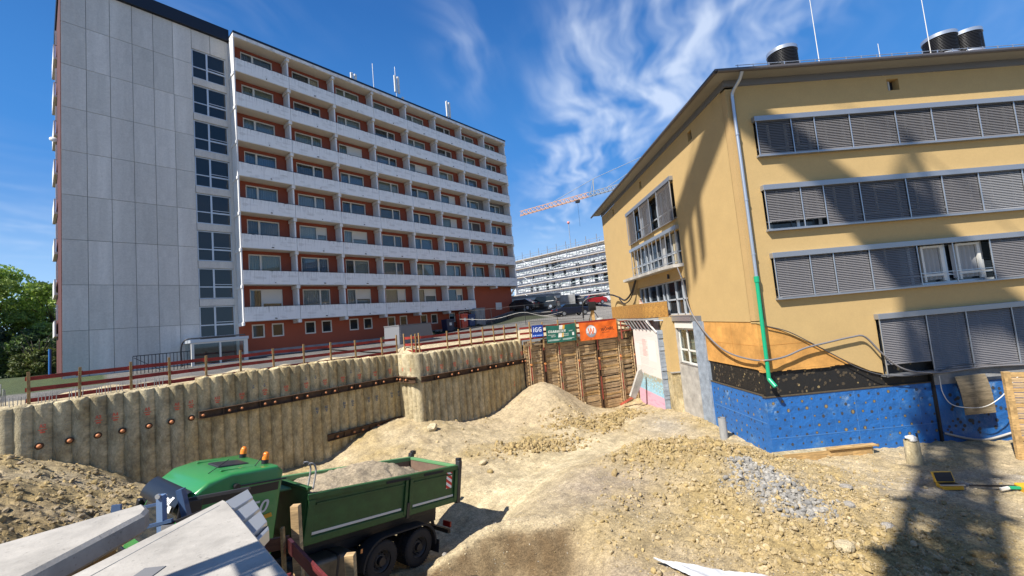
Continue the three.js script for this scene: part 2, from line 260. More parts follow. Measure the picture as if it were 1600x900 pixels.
const rbf = (() => {
  const N = ctl.length, k = r2 => Math.sqrt(r2 + 0.8), A = [];
  for (let i = 0; i < N; i++) { const r = []; for (let j = 0; j < N; j++) r.push(k((ctl[i][0] - ctl[j][0]) ** 2 + (ctl[i][1] - ctl[j][1]) ** 2)); r[i] += -0.04; r.push(ctl[i][2] + 4.8); A.push(r); }
  for (let c = 0; c < N; c++) { let p = c; for (let r = c + 1; r < N; r++) if (Math.abs(A[r][c]) > Math.abs(A[p][c])) p = r;[A[c], A[p]] = [A[p], A[c]]; for (let r = 0; r < N; r++) if (r !== c) { const f = A[r][c] / A[c][c]; if (f) for (let q = c; q <= N; q++) A[r][q] -= f * A[c][q]; } }
  const w = A.map((r, i) => r[N] / r[i]);
  return (x, z) => { let s = -4.8; for (let i = 0; i < N; i++) s += w[i] * k((x - ctl[i][0]) ** 2 + (z - ctl[i][1]) ** 2); return s; };
})();
const gauss = (x, z, cx, cz, rx, rz = rx) => Math.exp(-(((x - cx) / rx) ** 2) - (((z - cz) / rz) ** 2));
function soil(x, z) {                                   // how clumpy, and which soil, at a place of the pit floor
  const n1 = fbm(x * 0.5, z * 0.5, 1.7, 4), n2 = fbm(x * 1.7, z * 1.7, 4.2, 4);
  // haul track from the truck towards the back right
  const tx = x + 3.4, tz = z + 14.3, along = tx * 0.62 - tz * 0.785, across = tx * 0.785 + tz * 0.62 - 0.9 * Math.sin(along * 0.16);
  const track = Math.exp(-((across / 2.0) ** 2)) * sstep(-1.5, 1, along) * (1 - sstep(11.5, 14.5, along));
  const mauve = gauss(x, z, 2.8, -15.2, 2.3, 1.8) * 1.1 + gauss(x, z, 2.0, -10, 3.4, 1.6);
  const brown = clamp(sstep(0.0, 0.15, z + 12.85 - 0.14 * Math.sin(x * 2.1) - 0.3 * n1) * (1 - sstep(1.6, 2.6, z + 12.85)) * sstep(-4.2, -3, x) * (1 - sstep(0.8, 2.0, x)) * 1.2) + 0.55 * gauss(x, z, -14, -11, 3.5, 3);  // brown soil, plus the unlit look of the cut bank put into colour
  const clod = clamp(gauss(x, z, 1.6, -22.4, 2.4, 1.0) + gauss(x, z, 5.2, -26.4, 2.0, 1.2) + 0.8 * gauss(x, z, 6.8, -17.6, 2.8, 1.2) + 0.9 * gauss(x, z, 7.5, -13.5, 3.2, 3.0) + 0.8 * gauss(x, z, 8.6, -10, 3, 2) + 0.6 * gauss(x, z, 11, -17, 2, 1.4) + 0.7 * gauss(x, z, -14, -11, 4, 4) + 0.35 * n1 - 0.8 * track);
  const grey = 0.8 * gauss(x, z, 15.5, -14.2, 5, 0.9) * clamp(0.6 + 2 * n2) + 0.7 * gauss(x, z, 8.9, -24.6, 1.3, 1.8) + 1.1 * gauss(x, z, 8.05, -13.5, 1.1, 1.6) * clamp(0.9 + n2);
  return { n1, n2, track, across, along, mauve: clamp(mauve), brown: clamp(brown), clod, grey: clamp(grey) };
}
function pitY(x, z) {
  const s = soil(x, z); let y = rbf(x, z);
  y += 0.25 * gauss(x, z, 8.0, -13.5, 1.2, 1.6);                                     // rubble heap
  const lump = 0.5 - Math.abs(fbm(x * 2.6 + 4, z * 2.6, 6.5, 4)) * 1.8; y += 0.20 * s.n1 * (1 - s.track) + (0.12 + 0.20 * s.clod) * s.n2 * (1 - 0.75 * s.track) + (0.05 + 0.17 * s.clod) * fbm(x * 5, z * 5, 9, 3) * (1 - 0.5 * s.track) + (0.03 + 0.15 * s.clod) * lump * (1 - s.track) - 0.05 * clamp(1 - Math.abs(fbm(x * 0.9 + 2, z * 0.9 + 5, 3.1, 3)) * 14) * (1 - s.track);
  const rutA = Math.exp(-(((s.across - 0.9) / 0.26) ** 2)) + Math.exp(-(((s.across + 0.9) / 0.26) ** 2)); y -= 0.13 * rutA * s.track; y += 0.02 * Math.sin(s.along * 22) * rutA * s.track;
  const zr = -12.85 + 0.14 * Math.sin(x * 2.1) + 0.3 * s.n1, dz = z - zr; y -= 0.9 * sstep(0, 0.5, dz) * sstep(-4.6, -3.2, x) * (1 - sstep(1.0, 2.3, x)) * (1 - sstep(2.4, 3.6, dz)); y += 0.12 * Math.exp(-(((dz + 0.25) / 0.35) ** 2)) * sstep(-3, -1.5, x) * (1 - sstep(1.2, 2.2, x));
  return Math.min(y, -0.5);
}
{
  const xs = [], zs = []; for (let x = -24; x <= 31; x += 0.105) xs.push(x);
  for (let z = -3.6; z > -38; z -= (z > -20 ? 0.085 : 0.13)) zs.push(z);
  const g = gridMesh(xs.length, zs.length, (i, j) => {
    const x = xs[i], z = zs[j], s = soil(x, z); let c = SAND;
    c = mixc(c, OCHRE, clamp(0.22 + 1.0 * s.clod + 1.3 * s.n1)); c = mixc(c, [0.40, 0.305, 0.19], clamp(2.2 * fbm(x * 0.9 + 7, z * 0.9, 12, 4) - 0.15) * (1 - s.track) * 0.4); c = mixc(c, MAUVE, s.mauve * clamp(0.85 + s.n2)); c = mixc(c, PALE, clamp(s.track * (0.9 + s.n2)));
    c = mixc(c, BROWN_AND_SHADE, s.brown * clamp(0.9 + s.n2)); c = mixc(c, GREY, s.grey); const f = 1 + 0.30 * s.n2 + 0.2 * fbm(x * 6, z * 6, 3, 3); c = c.map(v => v * f);
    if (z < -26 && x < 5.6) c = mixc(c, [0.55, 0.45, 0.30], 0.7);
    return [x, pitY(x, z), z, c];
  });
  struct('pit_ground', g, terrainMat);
}
{ // near edge of the pit on which the photographer, the slabs and the barrier stand
  const g = gridMesh(90, 30, (i, j) => { const x = -22 + i * 0.5, edge = x < -0.6 ? -4.9 : mix(-4.9, -3.0, sstep(-0.6, 0.6, x)), z = edge + j * 0.35; return [x, -0.95 + (j === 0 ? -3.2 : 0.05 * fbm(x, z, 2, 3)), z - (j === 0 ? 0.1 : 0), mixc(SAND, MAUVE, 0.5)]; });
  struct('edge_ground', g, terrainMat);
}
{ // loose stones and clods lying on the pit floor: nobody could count them
  const rock = (r, sd) => { const g = mergeVertices(new THREE.IcosahedronGeometry(r, 1).deleteAttribute('uv').deleteAttribute('normal')), p = g.attributes.position; for (let i = 0; i < p.count; i++) { const k = 0.78 + 0.42 * n3(p.getX(i) * 2.3 + sd, p.getY(i) * 2.3, p.getZ(i) * 2.3 + sd * 2) + 0.1 * n3(p.getX(i) * 5, sd, p.getZ(i) * 5); p.setXYZ(i, p.getX(i) * k, p.getY(i) * k * 0.75, p.getZ(i) * k); } const f = g.toNonIndexed(); f.computeVertexNormals(); return muv(f); };
  const stoneMat = mat(LC(1, 1, 1), { roughness: 0.95, map: rep(soilMap, 1.5) });
  const dummy = new THREE.Object3D(), colr = new THREE.Color();
  function scatter(name, n, pick, colour, sd, label, cat) {
    const list = []; let guard = 0; while (list.length < n && guard++ < n * 40) { const q = pick(); if (q) list.push(q); }
    const m = new THREE.InstancedMesh(rock(1, sd), stoneMat, list.length); m.name = numbered(name); m.castShadow = m.receiveShadow = true; tag(m, label, cat, null, 'stuff');
    list.forEach(([x, z, r], i) => { dummy.position.set(x, pitY(x, z) + r * 0.25, z); dummy.rotation.set(rr(0, 6), rr(0, 6), rr(0, 6)); dummy.scale.set(r * rr(0.7, 1.3), r * rr(0.6, 1.1), r * rr(0.7, 1.3)); dummy.updateMatrix(); m.setMatrixAt(i, dummy.matrix); colr.setRGB(...colour(x, z)); m.setColorAt(i, colr); });
    scene.add(m);
  }
  const tone = (a, b) => { const t = rnd(), f = rr(0.75, 1.2); return mixc(a, b, t).map(v => v * f); };
  scatter('soil_clods', 15000, () => { const z = -rr(7, 33), x = rr(-0.2, 1) * -z * 1.1 - 1 + rr(-2, 2); if (x > 11.1 && z < -18.2) return null; const s = soil(x, z); if (rnd() > 0.012 + s.clod * clamp(0.42 + 2.2 * s.n2) - 0.3 * s.track) return null; const big = rnd(); return [x, z, 0.012 + 0.085 * big ** 8 + rr(0, 0.018)]; }, () => tone(OCHRE, SAND), 1, 'loose ochre clods and stones strewn over the pit floor', 'clods');
  scatter('soil_clods', 2600, () => { const q = Math.floor(rnd() * 4), [cx, cz, rx, rz] = [[1.4, -22.3, 2.4, 0.8], [4.3, -25.4, 2.0, 1.1], [7.0, -27.2, 1.4, 0.7], [6.8, -16.8, 2.4, 1.2]][q], g = () => (rnd() + rnd() + rnd() - 1.5) * 1.1, x = cx + g() * rx + (q === 1 ? 0 : 0), z = cz + g() * rz - (q === 0 ? (x - cx) * 0.35 : 0); return [x, z, rr(0.02, 0.06) + 0.13 * rnd() ** 5]; }, () => tone(OCHRE, [0.44, 0.33, 0.17]), 5, 'broken ochre clods heaped along the edge of the haul track', 'clods');
  scatter('gravel', 9000, () => { const z = -rr(8, 28), x = rr(-6, 18); if (x > 11.1 && z < -18.2) return null; const s = soil(x, z); if (s.track > 0.3 && rnd() < 0.85) return null; return [x, z, rr(0.012, 0.03)]; }, () => tone(GREY, PALE), 2, 'fine pale gravel sprinkled over the bare pit ground', 'gravel');
  scatter('bank_stones', 5000, () => { const x = -rr(6, 20), z = -rr(7, 17); return pitY(x, z) < -1 ? [x, z, 0.02 + 0.09 * rnd() ** 5 + rr(0, 0.02)] : null; }, () => tone([0.36, 0.30, 0.22], OCHRE), 3, 'brown stones on the bank at the foot of the pile wall', 'stones');
  scatter('rubble', 10000, () => { const v = rnd(), w = (0.35 + 0.65 * sstep(0, 0.45, v)) * (1 - 0.45 * sstep(0.55, 1, v)), x = mix(8.0, 8.2, v) + (rnd() + rnd() + rnd() - 1.5) * 1.2 * w, z = mix(-15.2, -11.6, v) + rr(-0.3, 0.3); return [x, z, rr(0.006, 0.022) + 0.11 * rnd() ** 16]; }, () => tone([0.27, 0.27, 0.27], [0.48, 0.465, 0.43]), 4, 'heap of blue grey crushed concrete rubble on the yellow soil', 'rubble');
  for (const [x, z, r, c, lab] of [[7.8, -10.3, 0.26, PALE, 'large pale boulder below the grey rubble heap'], [10.0, -11.6, 0.22, GREY, 'grey boulder at the lower end of the rubble heap'], [9.6, -12.4, 0.2, GREY, 'angular grey block on the rubble heap'], [10.4, -13.4, 0.22, GREY, 'grey block beside the upper rubble heap'], [8.7, -9.7, 0.2, OCHRE, 'ochre boulder closest to the crane shadow'], [7.0, -10.2, 0.2, OCHRE, 'ochre boulder above the white fleece sheet'],
    [-2.4, -13.2, 0.1, GREY, 'small grey boulder near the lorry wheels'], [-1.6, -20.4, 0.24, PALE, 'pale upright boulder beside the haul track'], [-1.2, -19.6, 0.2, OCHRE, 'ochre boulder in front of the pale upright one'], [1.0, -21.9, 0.22, OCHRE, 'ochre boulder among the clods left of the haul track'], [-4.6, -24.2, 0.4, PALE, 'pale boulder at the foot of the pile wall corner']]) {
    const m = part('boulder', rock(r, x * 3 + z).rotateY(x * 5), mat(LC(...c), { map: rep(soilMap, 1.5), bumpMap: rep(grainB, 2), bumpScale: 0.02 }), scene); m.position.set(x, pitY(x, z) + r * 0.2, z); tag(m, lab, 'boulder', 'boulders in the pit');
  }
}

// ---------- bored pile walls ----------
const markTex = {};
function mark(text, colour) {
  const k = text + colour; if (markTex[k]) return markTex[k];
  const c = document.createElement('canvas'); c.width = c.height = 128; const x = c.getContext('2d'); x.fillStyle = '#000'; x.fillRect(0, 0, 128, 128); x.fillStyle = '#fff'; x.font = 'bold 44px sans-serif'; x.textAlign = 'center'; x.fillText(text, 64, 52); x.fillRect(30, 66, 68, 8); x.fillText('—', 64, 108); x.fillRect(44, 84, 40, 12);
  const t = new THREE.CanvasTexture(c); const m = mat(colour, { alphaMap: t, transparent: true, roughness: 0.9 }); return markTex[k] = m;
}
const PR = 0.30;
function pileSurf(a, y, s, top, sd, off = 0) {          // point on a pile: a angle from the outward normal
  const r = PR + 0.022 * fbm(s * 2 + a * 0.6, y * 1.2, sd, 3) + 0.022 * fbm(a * 3 + s * 5, y * 5, sd + 3, 3) + (y < -1.6 ? 0.05 * clamp(-(y + 1.6)) * fbm(s * 1.3, y * 0.8, 8, 3) : 0) + off;
  return [s + Math.sin(a) * r, y, -0.10 + Math.cos(a) * r];
}
function pileGeo(s, top, bot, sd) {
  const na = 11, ys = []; for (let k = 0; k <= 34; k++) ys.push(mix(top - 0.02, bot, (k / 34) ** 1.15)); const P = [], U = [], I = [];
  const put = p => { P.push(...p); U.push(p[0] + p[2], p[1]); };
  put([s, top + 0.04 + 0.05 * n3(s * 3, 1, sd), -0.45]);
  for (let i = 0; i < na; i++) { const a = mix(-1.35, 1.35, i / (na - 1)), p = pileSurf(a, top, s, top, sd, -0.015); p[1] = top + 0.02 + 0.09 * n3(s * 4 + a * 2, a * 3, sd); put(p); }
  ys.forEach((y, j) => { for (let i = 0; i < na; i++) { const a = mix(-1.35, 1.35, i / (na - 1)), p = pileSurf(a, y, s, top, sd); if (j === 0) p[1] -= 0.015 + 0.03 * n3(s * 3, a * 3, sd); put(p); } });
  for (let i = 0; i < na - 1; i++) I.push(0, 1 + i, 2 + i);
  for (let j = 0; j < ys.length; j++) for (let i = 0; i < na - 1; i++) { const a = 1 + j * na + i, b = a + na; I.push(a, b, a + 1, a + 1, b, b + 1); }
  const g = new THREE.BufferGeometry(); g.setAttribute('position', new THREE.Float32BufferAttribute(P, 3)); g.setAttribute('uv', new THREE.Float32BufferAttribute(U, 2)); g.setIndex(I); g.computeVertexNormals(); return g;
}
function markOn(parent, s, y, sd, w, h, m) {
  const P = [], U = [], I = []; const nx = 5, ny = 5; for (let j = 0; j < ny; j++) for (let i = 0; i < nx; i++) { const a = (i / (nx - 1) - 0.5) * w / PR, yy = y + (j / (ny - 1) - 0.5) * h, p = pileSurf(a, yy, s, 0, sd, 0.02); P.push(...p); U.push(i / (nx - 1), j / (ny - 1)); }
  for (let j = 0; j < ny - 1; j++) for (let i = 0; i < nx - 1; i++) { const a = j * nx + i; I.push(a, a + 1, a + nx, a + 1, a + nx + 1, a + nx); }
  const g = new THREE.BufferGeometry(); g.setAttribute('position', new THREE.Float32BufferAttribute(P, 3)); g.setAttribute('uv', new THREE.Float32BufferAttribute(U, 2)); g.setIndex(I); g.computeVertexNormals(); part('paint_mark', g, m, parent);
}
const RED_P = LC(0.72, 0.13, 0.07), BLUE_P = LC(0.06, 0.12, 0.20);
function pileRow(parent, s0, n, topFn, bot, sd, marks) {
  for (let i = 0; i < n; i++) {
    const s = s0 + (i + 0.5) * 0.491, top = topFn(s) + rr(-0.02, 0.02), p = part('pile', pileGeo(s, top, bot, sd), s < 5 ? M.pileG : M.pile, parent);
    if (marks) marks(p, s, i);
  }
}
function anchorHead(parent, s, y, n, r = 0.07) {
  const g = sub('anchor_head', parent, [s, y, n]);
  part('plate', disc(r * 1.7, 0.05, 0, 0, 0, 12), M.rust, g);
  part('cap', new THREE.SphereGeometry(r, 12, 8, 0, 6.3, 0, 1.6).rotateX(Math.PI / 2).scale(1, 1, 1.3).translate(0, 0, 0.02), M.copper, g);
}
const wallW1 = thing('pile_wall', 'long bored pile wall holding the street side of the pit', 'retaining wall', [O1[0], 0, O1[1]], Math.atan2(-D1[1], D1[0]));
pileRow(wallW1, 0, 32, s => s < 5.4 ? 0.08 : s < 10 ? 0.26 : mix(0.28, 0.10, (s - 10) / 6), -7, 1.5, (p, s, i) => { if (s > 5.6 && i % 2 === 0) markOn(p, s, -0.85, 1.5, 0.36, 0.46, mark('A' + (20 + i), RED_P)); if (s > 7.5 && i % 5 < 2) markOn(p, s, -0.5, 1.5, 0.22, 0.26, mark('O', BLUE_P)); if (s > 10.5 && i % 3 < 2) markOn(p, s, -2.3, 1.5, 0.24, 0.5, mark('B' + i, BLUE_P)); });
for (let k = 0; k < 6; k++) {                            // the row turns away at its end
  const a = rad(-40), s = -0.1 - (k + 0.3) * 0.491 * Math.cos(a), n = (k + 0.3) * 0.491 * Math.sin(a), g = pileGeo(0, 0.05, -7, 1.5 + k); const m = part('pile', g, M.pileG, wallW1); m.position.set(s, 0, n); m.rotation.y = a;
}
part('backing', bx(-0.2, 15.5, -7, -0.08, -0.7, -0.16), M.pileG, wallW1);
[0.65, 1.42, 2.19, 2.9, 3.72, 4.46, 5.16].forEach((s, i) => { anchorHead(wallW1, s, -1.45, 0.19, 0.075); });
[0.65, 2.19, 2.9, 3.72, 4.46, 5.16].forEach((s, i) => { const c = (Math.round(s / 0.491 - 0.5) + 0.5) * 0.491; markOn(wallW1, c, -0.85, 1.5, 0.40, 0.52, mark('A' + (2 + i), RED_P)); });
const wallStep = thing('pile_wall', 'short sunlit pile wall face stepping forward at the corner', 'retaining wall', [OW2[0], 0, OW2[1]], 0);
{ const a = [fromUV(15.75, 0.05), [OW2[0], OW2[1]]], d = [a[1][0] - a[0][0], a[1][1] - a[0][1]], L = Math.hypot(...d), ry = Math.atan2(-d[1], d[0]);
  wallStep.position.set(a[0][0], 0, a[0][1]); wallStep.rotation.y = ry; pileRow(wallStep, 0.1, 4, () => 0.12, -7, 4.4, (p, s, i) => { if (i % 2) markOn(p, s, -0.8, 4.4, 0.24, 0.3, mark('A4' + i, RED_P)); });
  part('backing', bx(0.2, L - 0.1, -7, -0.05, -0.8, -0.15), M.pile, wallStep); wallStep.userData.len = L; }
const wallW2 = thing('pile_wall', 'bored pile wall between the stepped corner and the timber shoring', 'retaining wall', [OW2[0], 0, OW2[1]], Math.atan2(-DW2[1], DW2[0]));
pileRow(wallW2, -0.1, 18, () => 0.11, -7, 6.1, (p, s, i) => { if (i % 2) markOn(p, s, -0.85, 6.1, 0.36, 0.44, mark('A' + (50 + i), RED_P)); if (i % 4 === 2) markOn(p, s, -0.75, 6.1, 0.22, 0.24, mark('O', BLUE_P)); if (i === 15) markOn(p, s, -2.9, 6.1, 0.2, 0.6, mark('X', RED_P)); });
part('backing', bx(0.1, 8.7, -7, -0.06, -0.7, -0.16), M.pile, wallW2);

function waler(label, pos, ry, s0, s1, y, heads, dip = 0) {
  const t = thing('waler_beam', label, 'steel beam', pos, ry);
  const y0 = y - 0.17, y1 = y + 0.17;
  part('channel', merge([bx(s0, s1, y1 - 0.03, y1, 0.12, 0.42), bx(s0, s1, y0, y0 + 0.03, 0.12, 0.42), bx(s0, s1, y0 + 0.03, y1 - 0.03, 0.26, 0.29)]), M.rust, t);
  for (let s = s0 + 0.9; s < s1 - 0.3; s += 1.5) part('stiffener', bx(s, s + 0.03, y0 + 0.03, y1 - 0.03, 0.29, 0.40), M.rust, t);
  for (const s of heads) { part('bearing_plate', bx(s - 0.13, s + 0.13, y0 + 0.05, y1 - 0.05, 0.29, 0.33), M.rust, t); anchorHead(t, s, y - 0.01, 0.36, 0.062); }
  return t;
}
const rW1 = wallW1.rotation.y, pW1 = [O1[0], 0, O1[1]], rW2 = wallW2.rotation.y, pW2 = [OW2[0], 0, OW2[1]];
waler('long rusty waler beam with orange anchor caps on the pile wall', pW1, rW1, 5.42, 11.7, -1.38, [5.56, 6.56, 7.06, 8.05, 8.49, 9.52, 10.04, 10.99, 11.48]);
waler('shorter rusty waler beam ending at the stepped corner of the pile wall', pW1, rW1, 11.75, 15.6, -1.37, [12.43, 12.92, 13.9, 14.41, 15.3]);
waler('low rusty waler beam sinking into the sand heap', pW1, rW1, 11.0, 15.7, -3.85, [11.5, 12.45, 12.95, 13.9, 14.4]);
waler('stub of waler beam with two anchor caps on the stepped corner', [wallStep.position.x, 0, wallStep.position.z], wallStep.rotation.y, 0.35, wallStep.userData.len + 0.25, -1.38, [0.8, 1.5]);
waler('rusty waler beam between the stepped corner and the timber shoring', pW2, rW2, 0.1, 8.7, -1.4, [1.2, 2.2, 2.7, 3.75, 4.25, 5.3, 5.8, 6.9, 7.4, 8.3, 8.6]);

// ---------- red guard rails ----------
function guardRail(label, pos, ry, posts, n, y, group) {
  const t = thing('guard_rail', label, 'guard rail', pos, ry, group);
  posts.forEach((s, i) => {
    const p = part('post', rbx(-0.045, 0.045, -0.3, 1.22 + rr(-0.05, 0.06), -0.03, 0.03, 0.006, 1), M.timber, t); p.position.set(s, y, n); p.rotation.z = rr(-0.02, 0.02);
    if (i < posts.length - 1) for (const h of [0.16, 0.55, 0.98]) {
      const a = s - 0.1, b = posts[i + 1] + 0.1, q = part('board', bar([a, h + rr(-0.02, 0.02), 0], [b, h + rr(-0.02, 0.02), 0], 0.028, 0.155), M.redBoard, t); q.position.set(0, y, n - 0.045 - (i % 2) * 0.03);
    }
  });
  return t;
}
guardRail('red board guard rail with timber posts along the long pile wall', pW1, rW1, [0.35, 1.68, 3.22, 4.5, 5.84, 7.25, 8.74, 10.23, 11.69, 13.17, 14.88, 15.9], -0.45, 0.08);
guardRail('red board guard rail on top of the wall beside the timber shoring', pW2, rW2, [0.31, 2.59, 3.55, 4.51, 5.57, 6.56, 7.54, 8.83], -0.45, 0.1);
{ const t = guardRail('short pale red guard rail on the stepped wall corner', [wallStep.position.x, 0, wallStep.position.z], wallStep.rotation.y, [0.15, 1.1, 2.0], -0.4, 0.1); }
// starter bars sticking out of the piles
for (const [s, n] of [[0.05, 5], [0.75, 6], [1.55, 5], [2.3, 6], [2.9, 3], [3.5, 5], [4.1, 4]]) { const t = thing('starter_bars', { 0.05: 'starter bars above the pile beside the first rail post', 0.75: 'dense cluster of starter bars above the second anchor cap', 1.55: 'starter bars standing around the second rail post', 2.3: 'row of starter bars above the third painted anchor', 2.9: 'three starter bars close to the third rail post', 3.5: 'pale starter bars in front of the grey panel wall', 4.1: 'bent starter bars where the wall top steps up' }[s], 'rebar', pW1, rW1, 'starter bars on the pile wall');
  for (let k = 0; k < n; k++) { const a = s + k * 0.09 - 0.15; part('bar', rod([a, 0.0, -0.2 + rr(-0.1, 0.1)], [a + rr(-0.04, 0.04), 0.5 + rr(-0.08, 0.05), -0.2 + rr(-0.1, 0.1)], 0.013, 6), M.concG, t); } }
{ const t = thing('rebar_bundle', 'upright bundle of pale steel bars at the end of the pile wall', 'rebar', pW1, rW1); for (let k = 0; k < 34; k++) { const a = -2.1 + k * 0.055; part('bar', rod([a, -0.2, -1.2 + rr(-0.15, 0.15)], [a + rr(-0.03, 0.03), 0.75 + rr(-0.1, 0.2), -1.2 + rr(-0.15, 0.15)], 0.016, 5), M.concG, t); } }

// ---------- timber shoring (soldier beams with plank lagging) ----------
{
  const t = thing('timber_shoring', 'timber plank shoring between red steel soldier beams at the pit end', 'shoring wall', [OW3[0], 0, OW3[1]], Math.atan2(-DW3[1], DW3[0]));
  const sp = [-0.15, 0.38, 1.54, 2.87, 4.52, 6.39, 8.49, 9.96], pm = [M.plank1, M.plank2, M.plank1, M.plank3, M.plank4, M.plank2, M.plank1], cleat = [];
  for (let b = 0; b < sp.length - 1; b++) {
    for (let y = -6.4; y < -0.12 + (b === 6 ? 0.25 : 0);) { const h = rr(0.13, 0.20), m = part('plank', bx(sp[b] + 0.11, sp[b + 1] - 0.11, 0, h - 0.016, 0, 0.07), pm[Math.floor(rnd() * 7)], t); m.position.set(rr(-0.02, 0.02), y, rr(-0.05, 0.03)); m.rotation.z = rr(-0.006, 0.006); y += h; }
  }
  for (const s of sp.slice(1)) for (const sd of [-1, 1]) for (let y = -6.3; y < -0.2; y += 0.24) cleat.push(bx(s + sd * 0.22 - 0.05, s + sd * 0.22 + 0.05, y, y + 0.15, 0.02, 0.12));
  part('plank_wedges', merge(cleat), M.timberL, t).userData.kind = 'stuff';
  part('backing', bx(-0.2, 10.3, -6.6, -0.3, -0.5, -0.12), M.steelD, t);
  sp.slice(1).forEach((s, i) => { const m = part('soldier_beam', merge([bx(s - 0.10, s - 0.06, -6.8, 0.0, -0.02, 0.20), bx(s + 0.06, s + 0.10, -6.8, 0, -0.02, 0.20), bx(s - 0.06, s + 0.06, -6.8, 0, -0.02, 0.03)]), i % 3 === 1 ? M.rust : M.plank2, t);
    for (const [a, c] of [[-5.2, -3.4], [-2.9, -1.9], [-1.3, -0.2]]) part('red_plate', bx(s - 0.058, s + 0.058, a + (i % 2) * 0.5, c, 0.03, 0.19), M.redSteel, t); part('bolt_plate', disc(0.085, 0.08, s, -1.75 - i * 0.06, 0.22, 10), M.cap, t); });
  for (const [s, y1] of [[0.5, 1.4], [1.56, 1.3], [2.91, 1.35], [4.48, 1.2], [8.43, 1.1], [9.2, 0.4]]) part('post', rbx(s - 0.05, s + 0.05, -0.6, y1, 0.21, 0.28, 0.006, 1), M.timber, t);
  for (const y of [0.1, 0.5, 0.9]) for (const [a, b] of [[-0.3, 1.7], [1.7, 4.6], [4.6, 8.5]]) part('board', bx(a, b, y, y + 0.14, 0.16, 0.19), M.redBoard, t);
  for (const y of [-0.38]) part('top_beam', bx(0, 10.2, y, y + 0.12, 0.13, 0.2), M.plank4, t);
  // red steel ladder frame at the right end
  part('ladder_frame', merge([bar([8.75, -0.7, 0.3], [8.75, 0.75, 0.3], 0.07), bar([9.7, -0.1, 0.3], [9.7, 0.75, 0.3], 0.07), bar([8.75, 0.75, 0.3], [9.7, 0.75, 0.3], 0.07), bar([8.75, 0.35, 0.3], [9.7, 0.35, 0.3], 0.07), bar([8.75, -0.05, 0.3], [9.7, -0.02, 0.3], 0.07)]), M.redSteel, t);
}
function sheetGeo(w, h, amp, sd, sag = 0) { const g = new THREE.PlaneGeometry(w, h, 40, 20), p = g.attributes.position; for (let i = 0; i < p.count; i++) { const x = p.getX(i), y = p.getY(i); p.setZ(i, amp * fbm(x * 1.4 + sd, y * 1.4, sd, 3) + amp * 0.5 * Math.sin(x * 6 + y * 2 + sd) * 0.5); p.setY(i, y - sag * Math.sin((x / w + 0.5) * Math.PI) * (0.5 + y / h)); } g.computeVertexNormals(); return g; }
